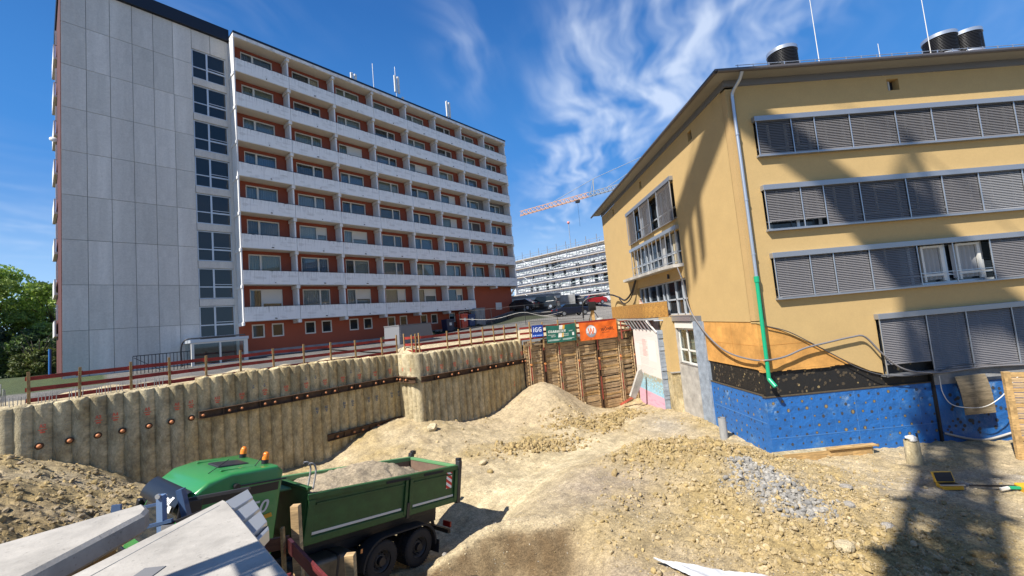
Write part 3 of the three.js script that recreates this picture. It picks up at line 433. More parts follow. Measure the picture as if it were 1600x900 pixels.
{
  const rot = Math.atan2(-DW3[1], DW3[0]), P = (s, y, n) => { const [x, z] = wallPt(OW3, DW3, s, n); return [x, y, z]; };
  const tBlue = canvasTex(256, 220, (c, w, h) => { c.fillStyle = '#123f9c'; c.fillRect(0, 0, w, h); c.fillStyle = '#e8f2ff'; c.font = 'bold 118px sans-serif'; c.textAlign = 'center'; c.fillText('iGG', w / 2, 128); c.fillStyle = '#1d62d0'; c.fillRect(0, 172, w, 48); c.fillStyle = '#cfe2ff'; c.fillRect(22, 186, 22, 20); c.fillRect(60, 186, 30, 20); c.fillRect(110, 190, 120, 12); });
  const s1 = thing('site_sign', 'small blue sign with white letters on the shoring posts', 'sign', P(1.08, 0.67, 0.32), rot); part('board', bx(-0.47, 0.47, -0.43, 0.43, -0.02, 0.012), M.plank2, s1); part('print', new THREE.PlaneGeometry(0.94, 0.86).translate(0, 0, 0.017), mat(0xffffff, { map: tBlue, roughness: 0.5 }), s1);
  const tGreen = canvasTex(800, 420, (c, w, h) => { c.fillStyle = '#1f6a5b'; c.fillRect(0, 0, w, h); c.save(); c.transform(1, 0, -0.18, 1, 60, 0); c.fillStyle = '#f4f2ea'; c.fillRect(300, 0, 95, 300); c.fillStyle = '#e9b64a'; c.fillRect(395, 0, 55, 300); c.restore(); c.fillStyle = '#1f6a5b'; c.fillRect(0, 105, w, 92); c.fillStyle = '#f6f6f0'; c.font = 'italic bold 84px sans-serif'; c.fillText('GRABMEIER', 40, 178); c.font = 'italic bold 34px sans-serif'; c.fillText('GmbH', 600, 178); c.font = 'bold 30px sans-serif'; c.fillText('Erdbewegung', 40, 240); c.fillText('Abbruch', 120, 280); c.fillText('Transporte', 440, 236); c.fillText('Baugruben', 440, 276); c.fillRect(690, 210, 55, 75); c.fillStyle = '#cfe0da'; c.fillRect(30, 340, 340, 12); c.fillRect(30, 362, 300, 12); c.fillRect(420, 340, 320, 12); c.fillRect(420, 362, 250, 12); });
  const b1 = part('banner', sheetGeo(2.6, 1.34, 0.05, 3, 0.08), mat(0xffffff, { map: tGreen, roughness: 0.6, side: THREE.DoubleSide }), scene); b1.position.set(...P(3.08, 0.33, 0.36)); b1.rotation.y = rot; tag(b1, 'dark green company banner with white lettering tied to the shoring', 'banner');
  const tOr = canvasTex(900, 360, (c, w, h) => {
    c.fillStyle = '#ee6f22'; c.fillRect(0, 0, w, h); c.beginPath(); c.arc(270, 180, 128, 0, 7); c.fillStyle = '#8a8d96'; c.fill(); c.beginPath(); c.arc(270, 180, 118, 0, 7); c.fillStyle = '#f2f2f4'; c.fill(); c.save(); c.beginPath(); c.arc(270, 180, 118, 0, 7); c.clip(); c.fillStyle = '#9b9ca6'; c.beginPath(); c.moveTo(130, 240); c.lineTo(190, 205); c.lineTo(240, 250); c.lineTo(300, 200); c.lineTo(400, 250); c.lineTo(400, 330); c.lineTo(130, 330); c.fill(); c.restore();
    c.fillStyle = '#ee6f22'; c.font = 'bold 170px sans-serif'; c.textAlign = 'center'; c.fillText('W', 270, 238); c.textAlign = 'left'; c.fillStyle = '#5b2c16'; c.font = '34px sans-serif'; c.fillText('L I E G L E R', 520, 118); c.fillStyle = '#3a2016'; c.font = 'bold 92px sans-serif'; c.fillText('WÖHRL', 505, 200); c.fillStyle = '#6a3318'; c.font = 'bold 34px sans-serif'; c.fillText('BETONBAU', 530, 246); c.fillStyle = '#3a2016'; c.font = 'bold 22px sans-serif'; c.fillText('www', 220, 348); c.fillText('.at', 640, 340); });
  const b2 = part('banner', sheetGeo(3.55, 1.42, 0.06, 8, 0.05), mat(0xffffff, { map: tOr, roughness: 0.6, side: THREE.DoubleSide }), scene); b2.position.set(...P(6.5, 0.24, 0.36)); b2.rotation.y = rot; b2.rotation.z = 0.0; tag(b2, 'bright orange company banner with a round logo hung on the shoring', 'banner');
}
// ---------- apartment block ----------
const BL = [-25.81, 0, -24.83], RBL = Math.atan2(0.7412, 0.6713);
{
  const t = thing('apartment_block', 'tall slab block with white balconies, red walls and a grey panelled end', 'building', BL, RBL);
  const S0 = 9.02, BAY = 3.928, FH = 2.76, Y0 = 3.25, NF = 8, NB = 8, SE = S0 + BAY * NB;
  part('core', merge([bx(0.1, 6.58, -0.4, 25.4, -8.4, -0.08), bx(6.58, 8.9, -0.4, 23.85, -8.4, -0.4), bx(6.58, 8.9, 23.85, 25.4, -8.4, -0.08), bx(8.9, SE - 0.05, -0.4, 25.4, -8.4, -0.35)]), M.greyWall, t);
  part('end_wall', bx(-0.02, 0.1, -0.4, 25.4, -8.4, -0.06), mat(LC(0.11, 0.032, 0.028), { map: plasterMap }), t);  // darker than the other red walls: shade put into the colour
  // grey facade panels, one by one with open joints
  const ys = [0.3]; for (let k = 0; k < 9; k++) ys.push(3.31 + FH * k); ys[9] = 25.4;
  const pg = [M.panel, mat(LC(0.68, 0.655, 0.605), { map: rep(streakMap, 0.21, 0.23), bumpMap: rep(grainB, 0.6), bumpScale: 0.004 }), mat(LC(0.74, 0.71, 0.66), { map: rep(streakMap, 0.27, 0.19), bumpMap: rep(grainB, 0.6), bumpScale: 0.004 })];
  for (let c = 0; c < 6; c++) for (let r = 0; r < ys.length - 1; r++) part('panel', bx(c * 1.0975 + 0.011, (c + 1) * 1.0975 - 0.011, ys[r] + 0.011, ys[r + 1] - 0.011, -0.08, 0), pg[Math.floor(rnd() * 3)], t);
  for (let c = 0; c < 2; c++) part('panel', bx(6.6 + c * 1.15, 7.72 + c * 1.15, 23.9, 25.38, -0.08, 0), pg[c], t);
  part('stair_pier', bx(8.75, 8.95, 0.3, 25.3, -0.3, 0.02), M.panel, t);
  // stair windows
  for (let k = 0; k < 8; k++) {
    const y = 21.67 - FH * k, h = 2.2, w = sub('stair_window', t, [6.6, y, -0.12]);
    part('frame', merge([bx(0, 2.12, 0, 0.06, -0.03, 0.05), bx(0, 2.12, h - 0.06, h, -0.03, 0.05), bx(0, 0.06, 0.06, h - 0.06, -0.03, 0.05), bx(2.06, 2.12, 0.06, h - 0.06, -0.03, 0.05), bx(0.86, 0.97, 0.06, h - 0.06, -0.03, 0.06), bx(0.06, 0.86, 0.82, 0.89, -0.03, 0.05), bx(0.97, 2.06, 0.80, 0.90, -0.03, 0.06), bx(0.97, 2.06, 1.02, 1.06, 0.02, 0.06)]), M.frameA, w);
    for (const [a, b, c, d] of [[0.06, 0.86, 0.06, 0.82], [0.06, 0.86, 0.89, h - 0.06], [0.97, 2.06, 0.06, 0.8], [0.97, 2.06, 0.9, h - 0.06]]) part('pane', bx(a, b, c, d, -0.02, 0.0), M.glassD, w);
    part('side_jamb', bx(2.12, 2.15, 0, h, -0.25, 0.1), M.panel, w);
    if (k < 7) part('spandrel', bx(6.6, 8.74, y - 0.53, y - 0.03, -0.25, 0.03), M.panel, t);
  }
  part('fascia', bx(-0.1, 8.95, 25.42, 26.35, -8.5, 0.22), M.navy, t);
  part('roof', bx(8.95, SE + 0.1, 25.62, 25.8, -8.5, 1.24), M.navy, t);
  part('roof_slab', bx(8.95, SE + 0.05, 25.33, 25.618, -0.3, 1.22), M.whiteOld, t);
  part('soffit', bx(9.02, SE, 25.31, 25.328, -0.3, 1.1), M.soffit, t);
  // parapets stained by rain: streaks from the coping and from the spouts, a few variants
  const parM = [0, 1, 2, 3, 4].map(k => { const tx = canvasTex(512, 160, (c, w, h) => { let q = 11 + k * 37; const r = () => (q = (q * 16807) % 2147483647) / 2147483647; c.fillStyle = '#f3f3f2'; c.fillRect(0, 0, w, h); for (let i = 0; i < 150; i++) { const x = r() * w, l = (0.1 + r() * r()) * h; c.fillStyle = `rgba(95,95,90,${0.02 + r() * 0.07})`; c.fillRect(x, 0, 1 + r() * 7, l); } for (let i = 0; i < 3; i++) { const x = r() * w; c.fillStyle = `rgba(70,66,60,${0.08 + r() * 0.2})`; c.fillRect(x, 0, 2 + r() * 4, 8 + r() * 60); } for (let i = 0; i < 9; i++) { c.fillStyle = `rgba(120,116,108,${0.05 + r() * 0.08})`; c.beginPath(); c.ellipse(r() * w, h * (0.3 + 0.7 * r()), 15 + r() * 40, 6 + r() * 14, 0, 0, 7); c.fill(); } c.fillStyle = 'rgba(110,106,100,0.18)'; c.fillRect(0, h - 6, w, 6); }); tx.wrapS = tx.wrapT = THREE.RepeatWrapping; tx.repeat.set(1 / 3.95, 1 / 1.08); return mat(LC(0.92, 0.905, 0.88), { map: tx }); });
  // red wall behind the balconies, storey by storey and bay by bay: openings are left for the windows
  const redW = (a, b, y0, y1, m) => part('wall', bx(a, b, y0, y1, -0.35, 0), m, t);
  const curt = [M.cur1, M.cur2, M.cur3, M.cur3, M.cur4, M.cur5, M.cur2, M.cur1];
  for (let f = 0; f < NF; f++) for (let b = 0; b < NB; b++) {
    const yb = Y0 + FH * f, s = S0 + BAY * b;
    if (f === 0 && b > 5) continue;
    const wa = s + 0.75, wb = s + 3.1, wy0 = yb + 0.75, wy1 = yb + 2.53, wm = f === 4 && b > 5 ? M.greyWall : M.red;
    part('wall', merge([bx(s, wa, yb, yb + FH, -0.35, 0), bx(wb, s + BAY, yb, yb + FH, -0.35, 0), bx(wa, wb, wy1, yb + FH, -0.35, 0), bx(wa, wb, yb, wy0, -0.35, 0)]), wm, t);
    // window: one narrow and one wide leaf, mirrored from bay to bay
    const w = sub('window', t, [wa, wy0, -0.12]), W = wb - wa, H = wy1 - wy0, split = b % 2 ? 0.63 * W : 0.37 * W;
    part('frame', merge([bx(0, W, 0, 0.07, -0.04, 0.06), bx(0, W, H - 0.09, H, -0.04, 0.06), bx(0, 0.08, 0.07, H - 0.09, -0.04, 0.06), bx(W - 0.08, W, 0.07, H - 0.09, -0.04, 0.06), bx(split - 0.07, split + 0.07, 0.07, H - 0.09, -0.04, 0.06)]), M.frameW, w);
    const open = rnd() < 0.13;
    part('pane', bx(0.08, split - 0.07, 0.07, H - 0.09, -0.01, 0.01), M.glass, w); if (!open) part('pane', bx(split + 0.07, W - 0.08, 0.07, H - 0.09, -0.01, 0.01), M.glass, w);
    const cc = curt[Math.floor(rnd() * 8)], c2 = rnd() < 0.6 ? cc : curt[Math.floor(rnd() * 8)];
    const drape = (a, c) => { const n = 24, g = new THREE.PlaneGeometry(c - a, H - 0.1, n, 1), p = g.attributes.position; for (let i = 0; i < p.count; i++) p.setZ(i, 0.025 * Math.sin(p.getX(i) * 38) + 0.01 * Math.sin(p.getX(i) * 71)); g.computeVertexNormals(); return g.translate((a + c) / 2, H / 2, -0.14); };
    part('curtain', drape(0.05, split), cc, w); part('curtain', drape(split, W - 0.05), c2, w);
    if (rnd() < (f === 0 ? 0.6 : 0.12)) part('roller_shutter', bx(split + 0.07, W - 0.08, H * rr(0.35, 0.6), H - 0.09, 0.015, 0.03), M.frameW, w);
    // balcony
    const bal = sub('balcony', t, [s, yb, 0]);
    part('slab', bx(0, BAY, 0.02, 0.16, 0, 1.09), M.soffit, bal);
    const chip = []; const pw = BAY - 0.03, np = 26; { const top = []; for (let i = 0; i <= np; i++) top.push([pw - i * pw / np, 1.07 - (rnd() < 0.07 ? rr(0.01, 0.05) : rr(0, 0.008))]); chip.push(extr([[0, 0], [pw, 0], ...top], 0.1).translate(0.015, 0, 1.1)); }
    part('parapet', chip[0], parM[Math.floor(rnd() * 5)], bal);
    part('handrail', bar([0, 1.13, 1.13], [BAY, 1.13, 1.13], 0.025), M.steelD, bal);
    part('partition', bx(BAY - 0.07, BAY + 0.05, 0.16, FH - 0.02, 0.02, 1.02), M.white, bal);
    part('bracket', rbx(BAY - 0.16, BAY + 0.12, -0.30, 0.018, 0.02, 1.16, 0.05), M.whiteOld, bal);
    part('drain_spout', rod([BAY * (0.55 + rr(-0.05, 0.05)), 0.17, 1.12], [BAY * 0.55, 0.13, 1.3], 0.035, 6), M.steelD, bal);
    if (b === 0) { part('side_wall', bx(-0.08, -0.0, 0.0, FH - 0.06, 0.06, 1.18), M.white, bal); part('bracket', rbx(-0.14, 0.02, -0.30, -0.02, 0.02, 1.2, 0.05), M.whiteOld, bal); }
    if (b === NB - 1) part('side_wall', bx(BAY - 0.01, BAY + 0.04, 0.0, FH - 1.6, 0.1, 1.1), M.whiteOld, bal);
  }
  for (let b = 0; b < NB; b++) part('bracket', rbx(S0 + BAY * (b + 1) - 0.16, S0 + BAY * (b + 1) + 0.12, 25.03, 25.305, 0.02, 1.16, 0.05), M.whiteOld, t);
  // base storey
  const wx = []; for (let b = 0; b < 6; b++) for (const o of [0.79, 2.19]) wx.push(S0 + BAY * b + o - (b > 1 ? 0.02 : 0));
  let last = 8.95; const lowT = 3.25;
  for (const a of wx) { redW(last, a, -0.4, lowT, M.redLow); part('wall', merge([bx(a, a + 0.9, -0.4, 2.0, -0.35, 0), bx(a, a + 0.9, 3.05, lowT, -0.35, 0)]), M.redLow, t); const w = sub('basement_window', t, [a, 2.0, -0.1]); part('frame', merge([bx(0, 0.9, 0, 0.1, -0.03, 0.07), bx(0, 0.9, 0.95, 1.05, -0.03, 0.07), bx(0, 0.1, 0.1, 0.95, -0.03, 0.07), bx(0.8, 0.9, 0.1, 0.95, -0.03, 0.07)]), M.frameW, w); part('pane', bx(0.1, 0.8, 0.1, 0.95, -0.01, 0.01), M.glassD, w); last = a + 0.9; }
  redW(last, SE, -0.4, lowT, M.redLow); redW(S0 + BAY * 6, SE, lowT, Y0 + FH, M.redLow);
  part('plinth', bx(9, SE + 0.02, -0.4, 1.05, 0, 0.06), M.concG, t);
  part('plinth_ramp', extr([[24, 0.9], [SE, 0.9], [SE, 2.9], [33, 1.5], [24, 1.2]], 0.05).translate(0, 0, 0.065), M.concG, t);
  part('wall_sign', bx(37.2, 38.3, 3.1, 4.0, 0.0, 0.04), M.frameW, t);
  // end balconies seen edge on past the corner
  for (let k = 0; k < 8; k++) { const y = Y0 + FH * k; const b = sub('end_balcony', t, [0, y, 0]); part('parapet', bx(-0.2, -0.12, 0, 1.05, -8.3, -5), M.white, b); part('slab', bx(-0.12, -0.03, 0, 0.15, -8.3, -5), M.soffit, b); part('side_wall', bx(-0.12, -0.03, 1.05, 2.1, -5.1, -5), M.white, b); }
  // roof furniture
  part('roof_railing', merge([rod([20.9, 26.9, -0.5], [SE - 0.3, 26.9, -0.5], 0.025), rod([20.9, 26.4, -0.5], [SE - 0.3, 26.4, -0.5], 0.018), ...Array.from({ length: 13 }, (_, i) => rod([20.9 + i * 1.55, 25.8, -0.5], [20.9 + i * 1.55, 26.9, -0.5], 0.025))]), M.zinc, t);
  const ant = (s, n, h, k) => { const a = sub('antenna_mast', t, [s, 25.8, n]); part('pole', rod([0, 0, 0], [0, h, 0], 0.05), M.zinc, a); for (let i = 0; i < k; i++) part('antenna_panel', rbx(-0.14 + i * 0.42 - k * 0.1, 0.14 + i * 0.42 - k * 0.1, h * 0.45, h * 0.45 + Math.min(2.0, h * 0.5), 0.08, 0.25, 0.06), M.frameW, a); };
  ant(20.6, -2, 2.9, 2); ant(22.4, -1, 4.2, 0); ant(25.9, -2, 5.8, 2); ant(33.0, -1.5, 4.1, 2); ant(26.7, -2, 2.5, 1); ant(5.5, -3, 1.4, 1);
  part('roof_ladder', merge([bar([3.1, 26.35, -0.5], [3.7, 27.3, -0.5], 0.05), bar([4.3, 26.35, -0.5], [3.7, 27.3, -0.5], 0.05), bar([2.6, 26.9, -0.5], [4.5, 26.9, -0.5], 0.04)]), M.steelD, t);
  part('satellite_dish', new THREE.SphereGeometry(0.24, 20, 8, 0, 6.3, 0, 0.9).rotateX(1.2).translate(-0.3, 15.0, -0.6), M.frameW, t);
}
{ // glazed entrance porch and its railing
  const W = RBL, t = thing('entrance_porch', 'small glazed porch at the foot of the grey panel wall', 'porch', BL, RBL);
  part('roof', bx(5.6, 8.95, 2.0, 2.2, 0.02, 2.1), M.frameA, t); part('frame', merge([bx(5.65, 5.8, 0.4, 2.0, 1.9, 2.05), bx(7.2, 7.3, 0.4, 2.0, 1.9, 2.05), bx(8.65, 8.9, 0.4, 2.0, 1.9, 2.05), bx(5.8, 8.65, 0.4, 0.52, 1.92, 2.03), bx(5.8, 8.65, 1.9, 2.0, 1.92, 2.03)]), M.frameW, t);
  part('pane', bx(5.8, 7.2, 0.52, 1.9, 1.97, 1.99), M.glass, t); part('pane', bx(7.3, 8.65, 0.52, 1.9, 1.97, 1.99), M.glass, t); part('side_pane', bx(5.7, 5.72, 0.5, 1.95, 0.1, 1.9), M.glass, t); part('back_door', bx(6, 8.6, 0.4, 2.0, 0.03, 0.06), M.cur3, t);
  part('downpipe', tube([[5.3, 0.3, 1.2], [5.3, 1.9, 1.2], [5.5, 2.25, 1.3], [6.2, 2.3, 1.5], [8.9, 2.32, 1.5]], 0.05, 30), M.steelD, t);
  const r = thing('hand_railing', 'dark vertical bar railing beside the glazed porch', 'railing', BL, RBL); part('top_rail', bar([2.7, 1.5, 3], [5.4, 1.5, 3], 0.05), M.steelD, r); for (let s = 2.7; s < 5.4; s += 0.17) part('baluster', bar([s, 0.4, 3], [s, 1.48, 3], 0.03), M.steelD, r); part('brace', bar([2.75, 1.4, 2.97], [4.0, 0.5, 2.97], 0.03), M.steelD, r);
}
{ // things parked in front of the block
  const P = (s, n) => [BL[0] + 0.6713 * s + 0.7412 * n, BL[2] - 0.7412 * s + 0.6713 * n];
  const shedM = mat(LC(0.20, 0.205, 0.22), { roughness: 0.5 }); let [x, z] = P(20.5, 5); let uv = toUV(x, z), y = groundY(...uv) - 0.05;
  const k = thing('metal_shed', 'grey ribbed metal container with sloping side before the block', 'container', [x, y, z], RBL);
  part('body', extr([[-1.8, 0], [1.75, 0], [1.5, 1.5], [-1.75, 1.5]], 2.2, 0.02).translate(0, 0, -1.1), shedM, k); for (let i = 0; i < 6; i++) part('rib', bx(-1.7, 1.55, 0.12 + i * 0.23, 0.2 + i * 0.23, 1.12, 1.17), shedM, k); part('lid', bx(-1.8, 1.55, 1.52, 1.6, -1.15, 1.16), M.frieze, k);
  const bin = (s, n, w, h, m, label) => { const [x, z] = P(s, n), y = groundY(...toUV(x, z)); const b = thing('waste_bin', label, 'bin', [x, y, z], RBL, 'bins in front of the red wall'); part('body', extr([[-w / 2 * 0.85, 0.08], [w / 2 * 0.85, 0.08], [w / 2, h * 0.85], [-w / 2, h * 0.85]], 0.8, 0.03).translate(0, 0, -0.4), m, b); part('lid', rbx(-w / 2 - 0.04, w / 2 + 0.04, h * 0.86, h, -0.45, 0.47, 0.04), m, b); part('sticker', bx(-0.16, 0.16, h * 0.5, h * 0.72, 0.45, 0.455), M.frameW, b); part('wheel', disc(0.09, 0.06, -w * 0.3, 0.09, 0.35, 10), M.rubber, b); part('wheel', disc(0.09, 0.06, w * 0.3, 0.09, 0.35, 10), M.rubber, b); };
  bin(27.8, 1.6, 1.0, 1.35, mat(LC(0.015, 0.02, 0.05), { roughness: 0.4 }), 'dark navy waste bin with a white sticker by the red wall'); bin(29.9, 1.6, 0.9, 1.7, mat(LC(0.60, 0.07, 0.03), { roughness: 0.45 }), 'tall orange red waste bin between two blue ones'); bin(31.0, 1.6, 0.9, 1.5, mat(LC(0.015, 0.04, 0.14), { roughness: 0.4 }), 'blue waste bin between the red bin and the grey cabinet');
  [x, z] = P(32.7, 1.3); y = groundY(...toUV(x, z)); const c = thing('utility_cabinet', 'pale grey utility cabinet beside the blue bin', 'cabinet', [x, y, z], RBL); part('body', rbx(-0.75, 0.75, 0, 2.0, -0.4, 0.4, 0.03), M.concG, c); part('door', bx(-0.65, -0.02, 0.15, 1.85, 0.4, 0.42), M.concG, c); part('door', bx(0.02, 0.65, 0.15, 1.85, 0.4, 0.42), M.concG, c); part('roof', rbx(-0.8, 0.8, 2.0, 2.06, -0.45, 0.45, 0.02), M.alu, c);
}
// ---------- yellow building ----------
{
  const X = 11.29, Z = -18.4, XE = 44, ZE = -42.8, t = thing('yellow_building', 'yellow rendered building with grey blinds and exposed blue basement wall', 'building');
  const face = (pts, holes, depth, m, name) => { const s = new THREE.Shape(pts.map(p => new THREE.Vector2(...p))); for (const [a, b, c, d] of holes) { const h = new THREE.Path([[a, c], [a, d], [b, d], [b, c]].map(p => new THREE.Vector2(...p))); s.holes.push(h); } return muv(new THREE.ExtrudeGeometry(s, { depth, bevelEnabled: false })); };
  const bands = [[12.4, 43, 8.15, 9.98], [12.37, 43, 4.66, 6.72], [12.37, 43, 1.53, 3.58], [16.75, 43, -2.3, 0.42]];
  part('front_wall', face([[X, 11.6], [XE, 11.6], [XE, -2.34], [16.74, -2.34], [16.74, -2.2], [16.15, -2.03], [15.27, -1.57], [14.74, -1.25], [13.87, -0.7], [13.16, -0.31], [12.36, 0.13], [11.9, 0.3], [11.63, 0.38], [X, 0.52]].reverse(), [...bands.slice(0, 3), [16.75, 43, -2.3, 0.42], [19.09, 19.66, 10.86, 11.42]], 0.4).translate(0, 0, Z - 0.4), M.yellow, t);
  const lw = (z0, z1, y0, y1) => [[-z0, y0], [-z1, y0], [-z1, y1], [-z0, y1]];
  // left wall in (-z, y), turned to face the pit
  const L = g => g.rotateY(Math.PI / 2);
  { const pts = [[-Z, 0.58], [23.4, 0.6], [24.55, 0.62], [24.55, 0.95], [-ZE, 0.95], [-ZE, 11.6], [-Z, 11.6]]; part('side_wall', L(face(pts, [[25.05, 34.1, 7.1, 9.55], [25.0, 34.1, 4.2, 6.4], [24.9, 34.1, 1.0, 3.3], [22.0, 22.45, 10.75, 11.3], [30.4, 30.85, 10.75, 11.3], [38.2, 38.65, 10.75, 11.3]], 0.4)).translate(X, 0, 0), M.yellow, t); }
  part('back_wall', bx(X + 0.4, XE, -6, 11.6, ZE, ZE + 0.4), M.yellow, t); part('inner_wall', bx(X + 1.6, XE, -6, 11.5, Z - 1.9, Z - 1.7), M.room, t); part('inner_wall', bx(X + 1.5, X + 1.7, -6, 11.5, ZE + 0.4, Z - 1.9), M.room, t);
  for (const y of [10.6, 7.2, 3.9, 0.75]) part('floor_slab', bx(X + 0.41, X + 1.6, y, y + 0.25, ZE + 0.5, Z - 0.42), M.concG, t);
  for (const y of [10.3, 7.2, 4.0, 0.75]) part('floor_slab', bx(X + 1.7, XE - 0.5, y, y + 0.25, Z - 1.65, Z - 0.42), M.concG, t);
  part('attic_window', merge([bx(19.09, 19.66, 10.86, 10.92, Z - 0.3, Z - 0.22), bx(19.09, 19.15, 10.92, 11.42, Z - 0.3, Z - 0.22), bx(19.36, 19.42, 10.92, 11.42, Z - 0.3, Z - 0.22)]), M.frameW, t); part('attic_pane', bx(19.1, 19.65, 10.9, 11.42, Z - 0.34, Z - 0.31), M.glassD, t);
  for (const z of [22.0, 30.4, 38.2]) part('attic_pane', bx(X + 0.2, X + 0.22, 10.75, 11.3, -z - 0.45, -z), M.glassD, t);
  part('corner_trim', bx(X - 0.02, X + 0.35, 0.62, 11.5, Z - 0.35, Z + 0.02), mat(LC(0.56, 0.37, 0.155), { map: plasterMap }), t);
  // eaves, frieze, gutter, roof
  const o = 0.72, ye = 11.92;
  part('frieze', merge([bx(X - 0.06, XE, 11.62, ye, Z, Z + 0.06), bx(X - 0.06, X, 11.62, ye, ZE, Z)]), M.frieze, t);
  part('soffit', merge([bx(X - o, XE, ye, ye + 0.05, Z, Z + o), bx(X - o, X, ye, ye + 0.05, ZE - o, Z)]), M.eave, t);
  const gp = (a, b) => { const A = V(...a), B = V(...b), g = new THREE.CylinderGeometry(0.09, 0.09, A.distanceTo(B), 10, 1); g.applyQuaternion(new THREE.Quaternion().setFromUnitVectors(V(0, 1, 0), B.clone().sub(A).normalize())); const c = A.add(B).multiplyScalar(0.5); return muv(g.translate(c.x, c.y, c.z)); };
  for (let x = X - o; x < XE; x += 1.9) part('gutter', gp([x, ye + 0.06, Z + o + 0.05], [x + 1.89, ye + 0.06, Z + o + 0.05]), M.gutter, t);
  for (let z = Z + o; z > ZE; z -= 1.9) part('gutter', gp([X - o - 0.05, ye + 0.06, z], [X - o - 0.05, ye + 0.06, z - 1.89]), M.gutter, t);
  { const g = new THREE.BufferGeometry(), a = [X - o - 0.08, ye + 0.16, Z + o + 0.08], b = [XE, ye + 0.16, Z + o + 0.08], c = [XE, ye + 3.6, Z - 11.5], d = [X + 11.5, ye + 3.6, Z - 11.5], e = [X - o - 0.08, ye + 0.16, ZE - o], f = [X + 11.5, ye + 3.6, ZE + 11];
    g.setAttribute('position', new THREE.Float32BufferAttribute([...a, ...b, ...c, ...a, ...c, ...d, ...a, ...d, ...f, ...a, ...f, ...e], 3)); g.computeVertexNormals(); muv(g); part('roof', g, M.gutter, t); part('roof_edge', merge([bx(X - o - 0.1, XE, ye + 0.05, ye + 0.155, Z + o - 0.1, Z + o + 0.09), bx(X - o - 0.1, X - o + 0.1, ye + 0.05, ye + 0.155, ZE - o, Z + o - 0.1)]), M.gutter, t); }
  const sg = part('snow_guard', merge([rod([X + 0.2, ye + 0.30, Z + o], [XE, ye + 0.30, Z + o], 0.016), ...Array.from({ length: 45 }, (_, i) => bar([X + 0.3 + i * 0.72, ye + 0.15, Z + o], [X + 0.3 + i * 0.72, ye + 0.33, Z + o], 0.03))]), M.zinc, t);
  for (const [x, y] of [[17.5, 15.3], [27.0, 15.45], [28.5, 15.5]]) { const v = sub('roof_vent', t, [x, 13.0, -22.6]); part('drum', rod([0, 0, 0], [0, y - 13 + 0.2, 0], 0.62, 24), M.black, v); for (let k = 0; k < 11; k++) part('louvre', new THREE.TorusGeometry(0.72, 0.03, 6, 28).rotateX(Math.PI / 2).translate(0, y - 13.1 + k * 0.085 - 0.55, 0), M.black, v); part('cap', rod([0, y - 12.7, 0], [0, y - 12.5, 0], 0.78, 28), M.zinc, v); part('collar', rod([0, y - 14.1, 0], [0, y - 13.72, 0], 0.85, 28, 0.7), M.zinc, v); }
  for (const [x, y1] of [[16.95, 18], [22.75, 17.5], [20.1, 13.9]]) part('lightning_rod', rod([x, 12.0, -19.5], [x, y1, -19.5], 0.022, 6, 0.012), M.frameW, t);
  // window bands with external venetian blinds
  function blind(x0, x1, y0, y1, tilt = 0.95) { const l = []; for (let y = y0; y < y1; y += 0.078) { const g = new THREE.BoxGeometry(x1 - x0, 0.006, 0.078); g.rotateX(tilt); g.translate((x0 + x1) / 2, y + 0.03, 0); l.push(g); } l.push(new THREE.BoxGeometry(x1 - x0, 0.03, 0.05).translate((x0 + x1) / 2, y0 - 0.02, 0)); return muv(merge(l)); }
  const rowX = [[12.42, 14.07, 15.17, 16.85, 19.05, 20.79, 23.05, 24.81, 26.6, 28.8, 30.6, 33, 35, 37, 39, 41, 43], [12.39, 14.05, 15.12, 16.82, 19.02, 20.74, 22.49, 24.6, 26.6, 28.8, 30.6, 33, 35, 37, 39, 41, 43], [12.39, 14.03, 15.12, 16.79, 19.02, 20.7, 22.46, 24.6, 26.6, 28.8, 30.6, 33, 35, 37, 39, 41, 43], [16.77, 18.92, 20.77, 22.91, 25, 27, 29, 31, 33, 35, 37, 39, 41, 43]];
  bands.forEach(([a, b, y0, y1], r) => {
    const w = sub('window_band', t, [0, 0, Z]), xs = rowX[r];
    part('head_box', rbx(a - 0.06, b, y1 - 0.21, y1 + 0.03, 0.003, 0.24, 0.012), M.alu, w); part('sill', bx(a - 0.05, b, y0 - 0.05, y0 + 0.03, -0.2, 0.2), M.alu, w);
    part('reveal', bx(a, b, y0, y0 + 0.04, -0.39, -0.2), M.frameA, w);
    const fr = [], pn = []; xs.slice(0, -1).forEach((x, i) => { const e = xs[i + 1]; fr.push(bx(x, x + 0.07, y0 + 0.04, y1 - 0.22, -0.32, -0.24), bx(e - 0.07, e, y0 + 0.04, y1 - 0.22, -0.32, -0.24), bx(x + 0.07, e - 0.07, y0 + 0.04, y0 + 0.12, -0.32, -0.24), bx(x + 0.07, e - 0.07, y0 + 0.42, y0 + 0.48, -0.32, -0.24), bx((x + e) / 2 - 0.05, (x + e) / 2 + 0.05, y0 + 0.48, y1 - 0.22, -0.32, -0.24)); part('pane', bx(x + 0.07, e - 0.07, y0 + 0.1, y1 - 0.22, -0.30, -0.28), M.glassD, w);
      part('guide_rail', bar([x, y0 - 0.02, 0.17], [x, y1 - 0.2, 0.17], 0.035), M.zinc, w);
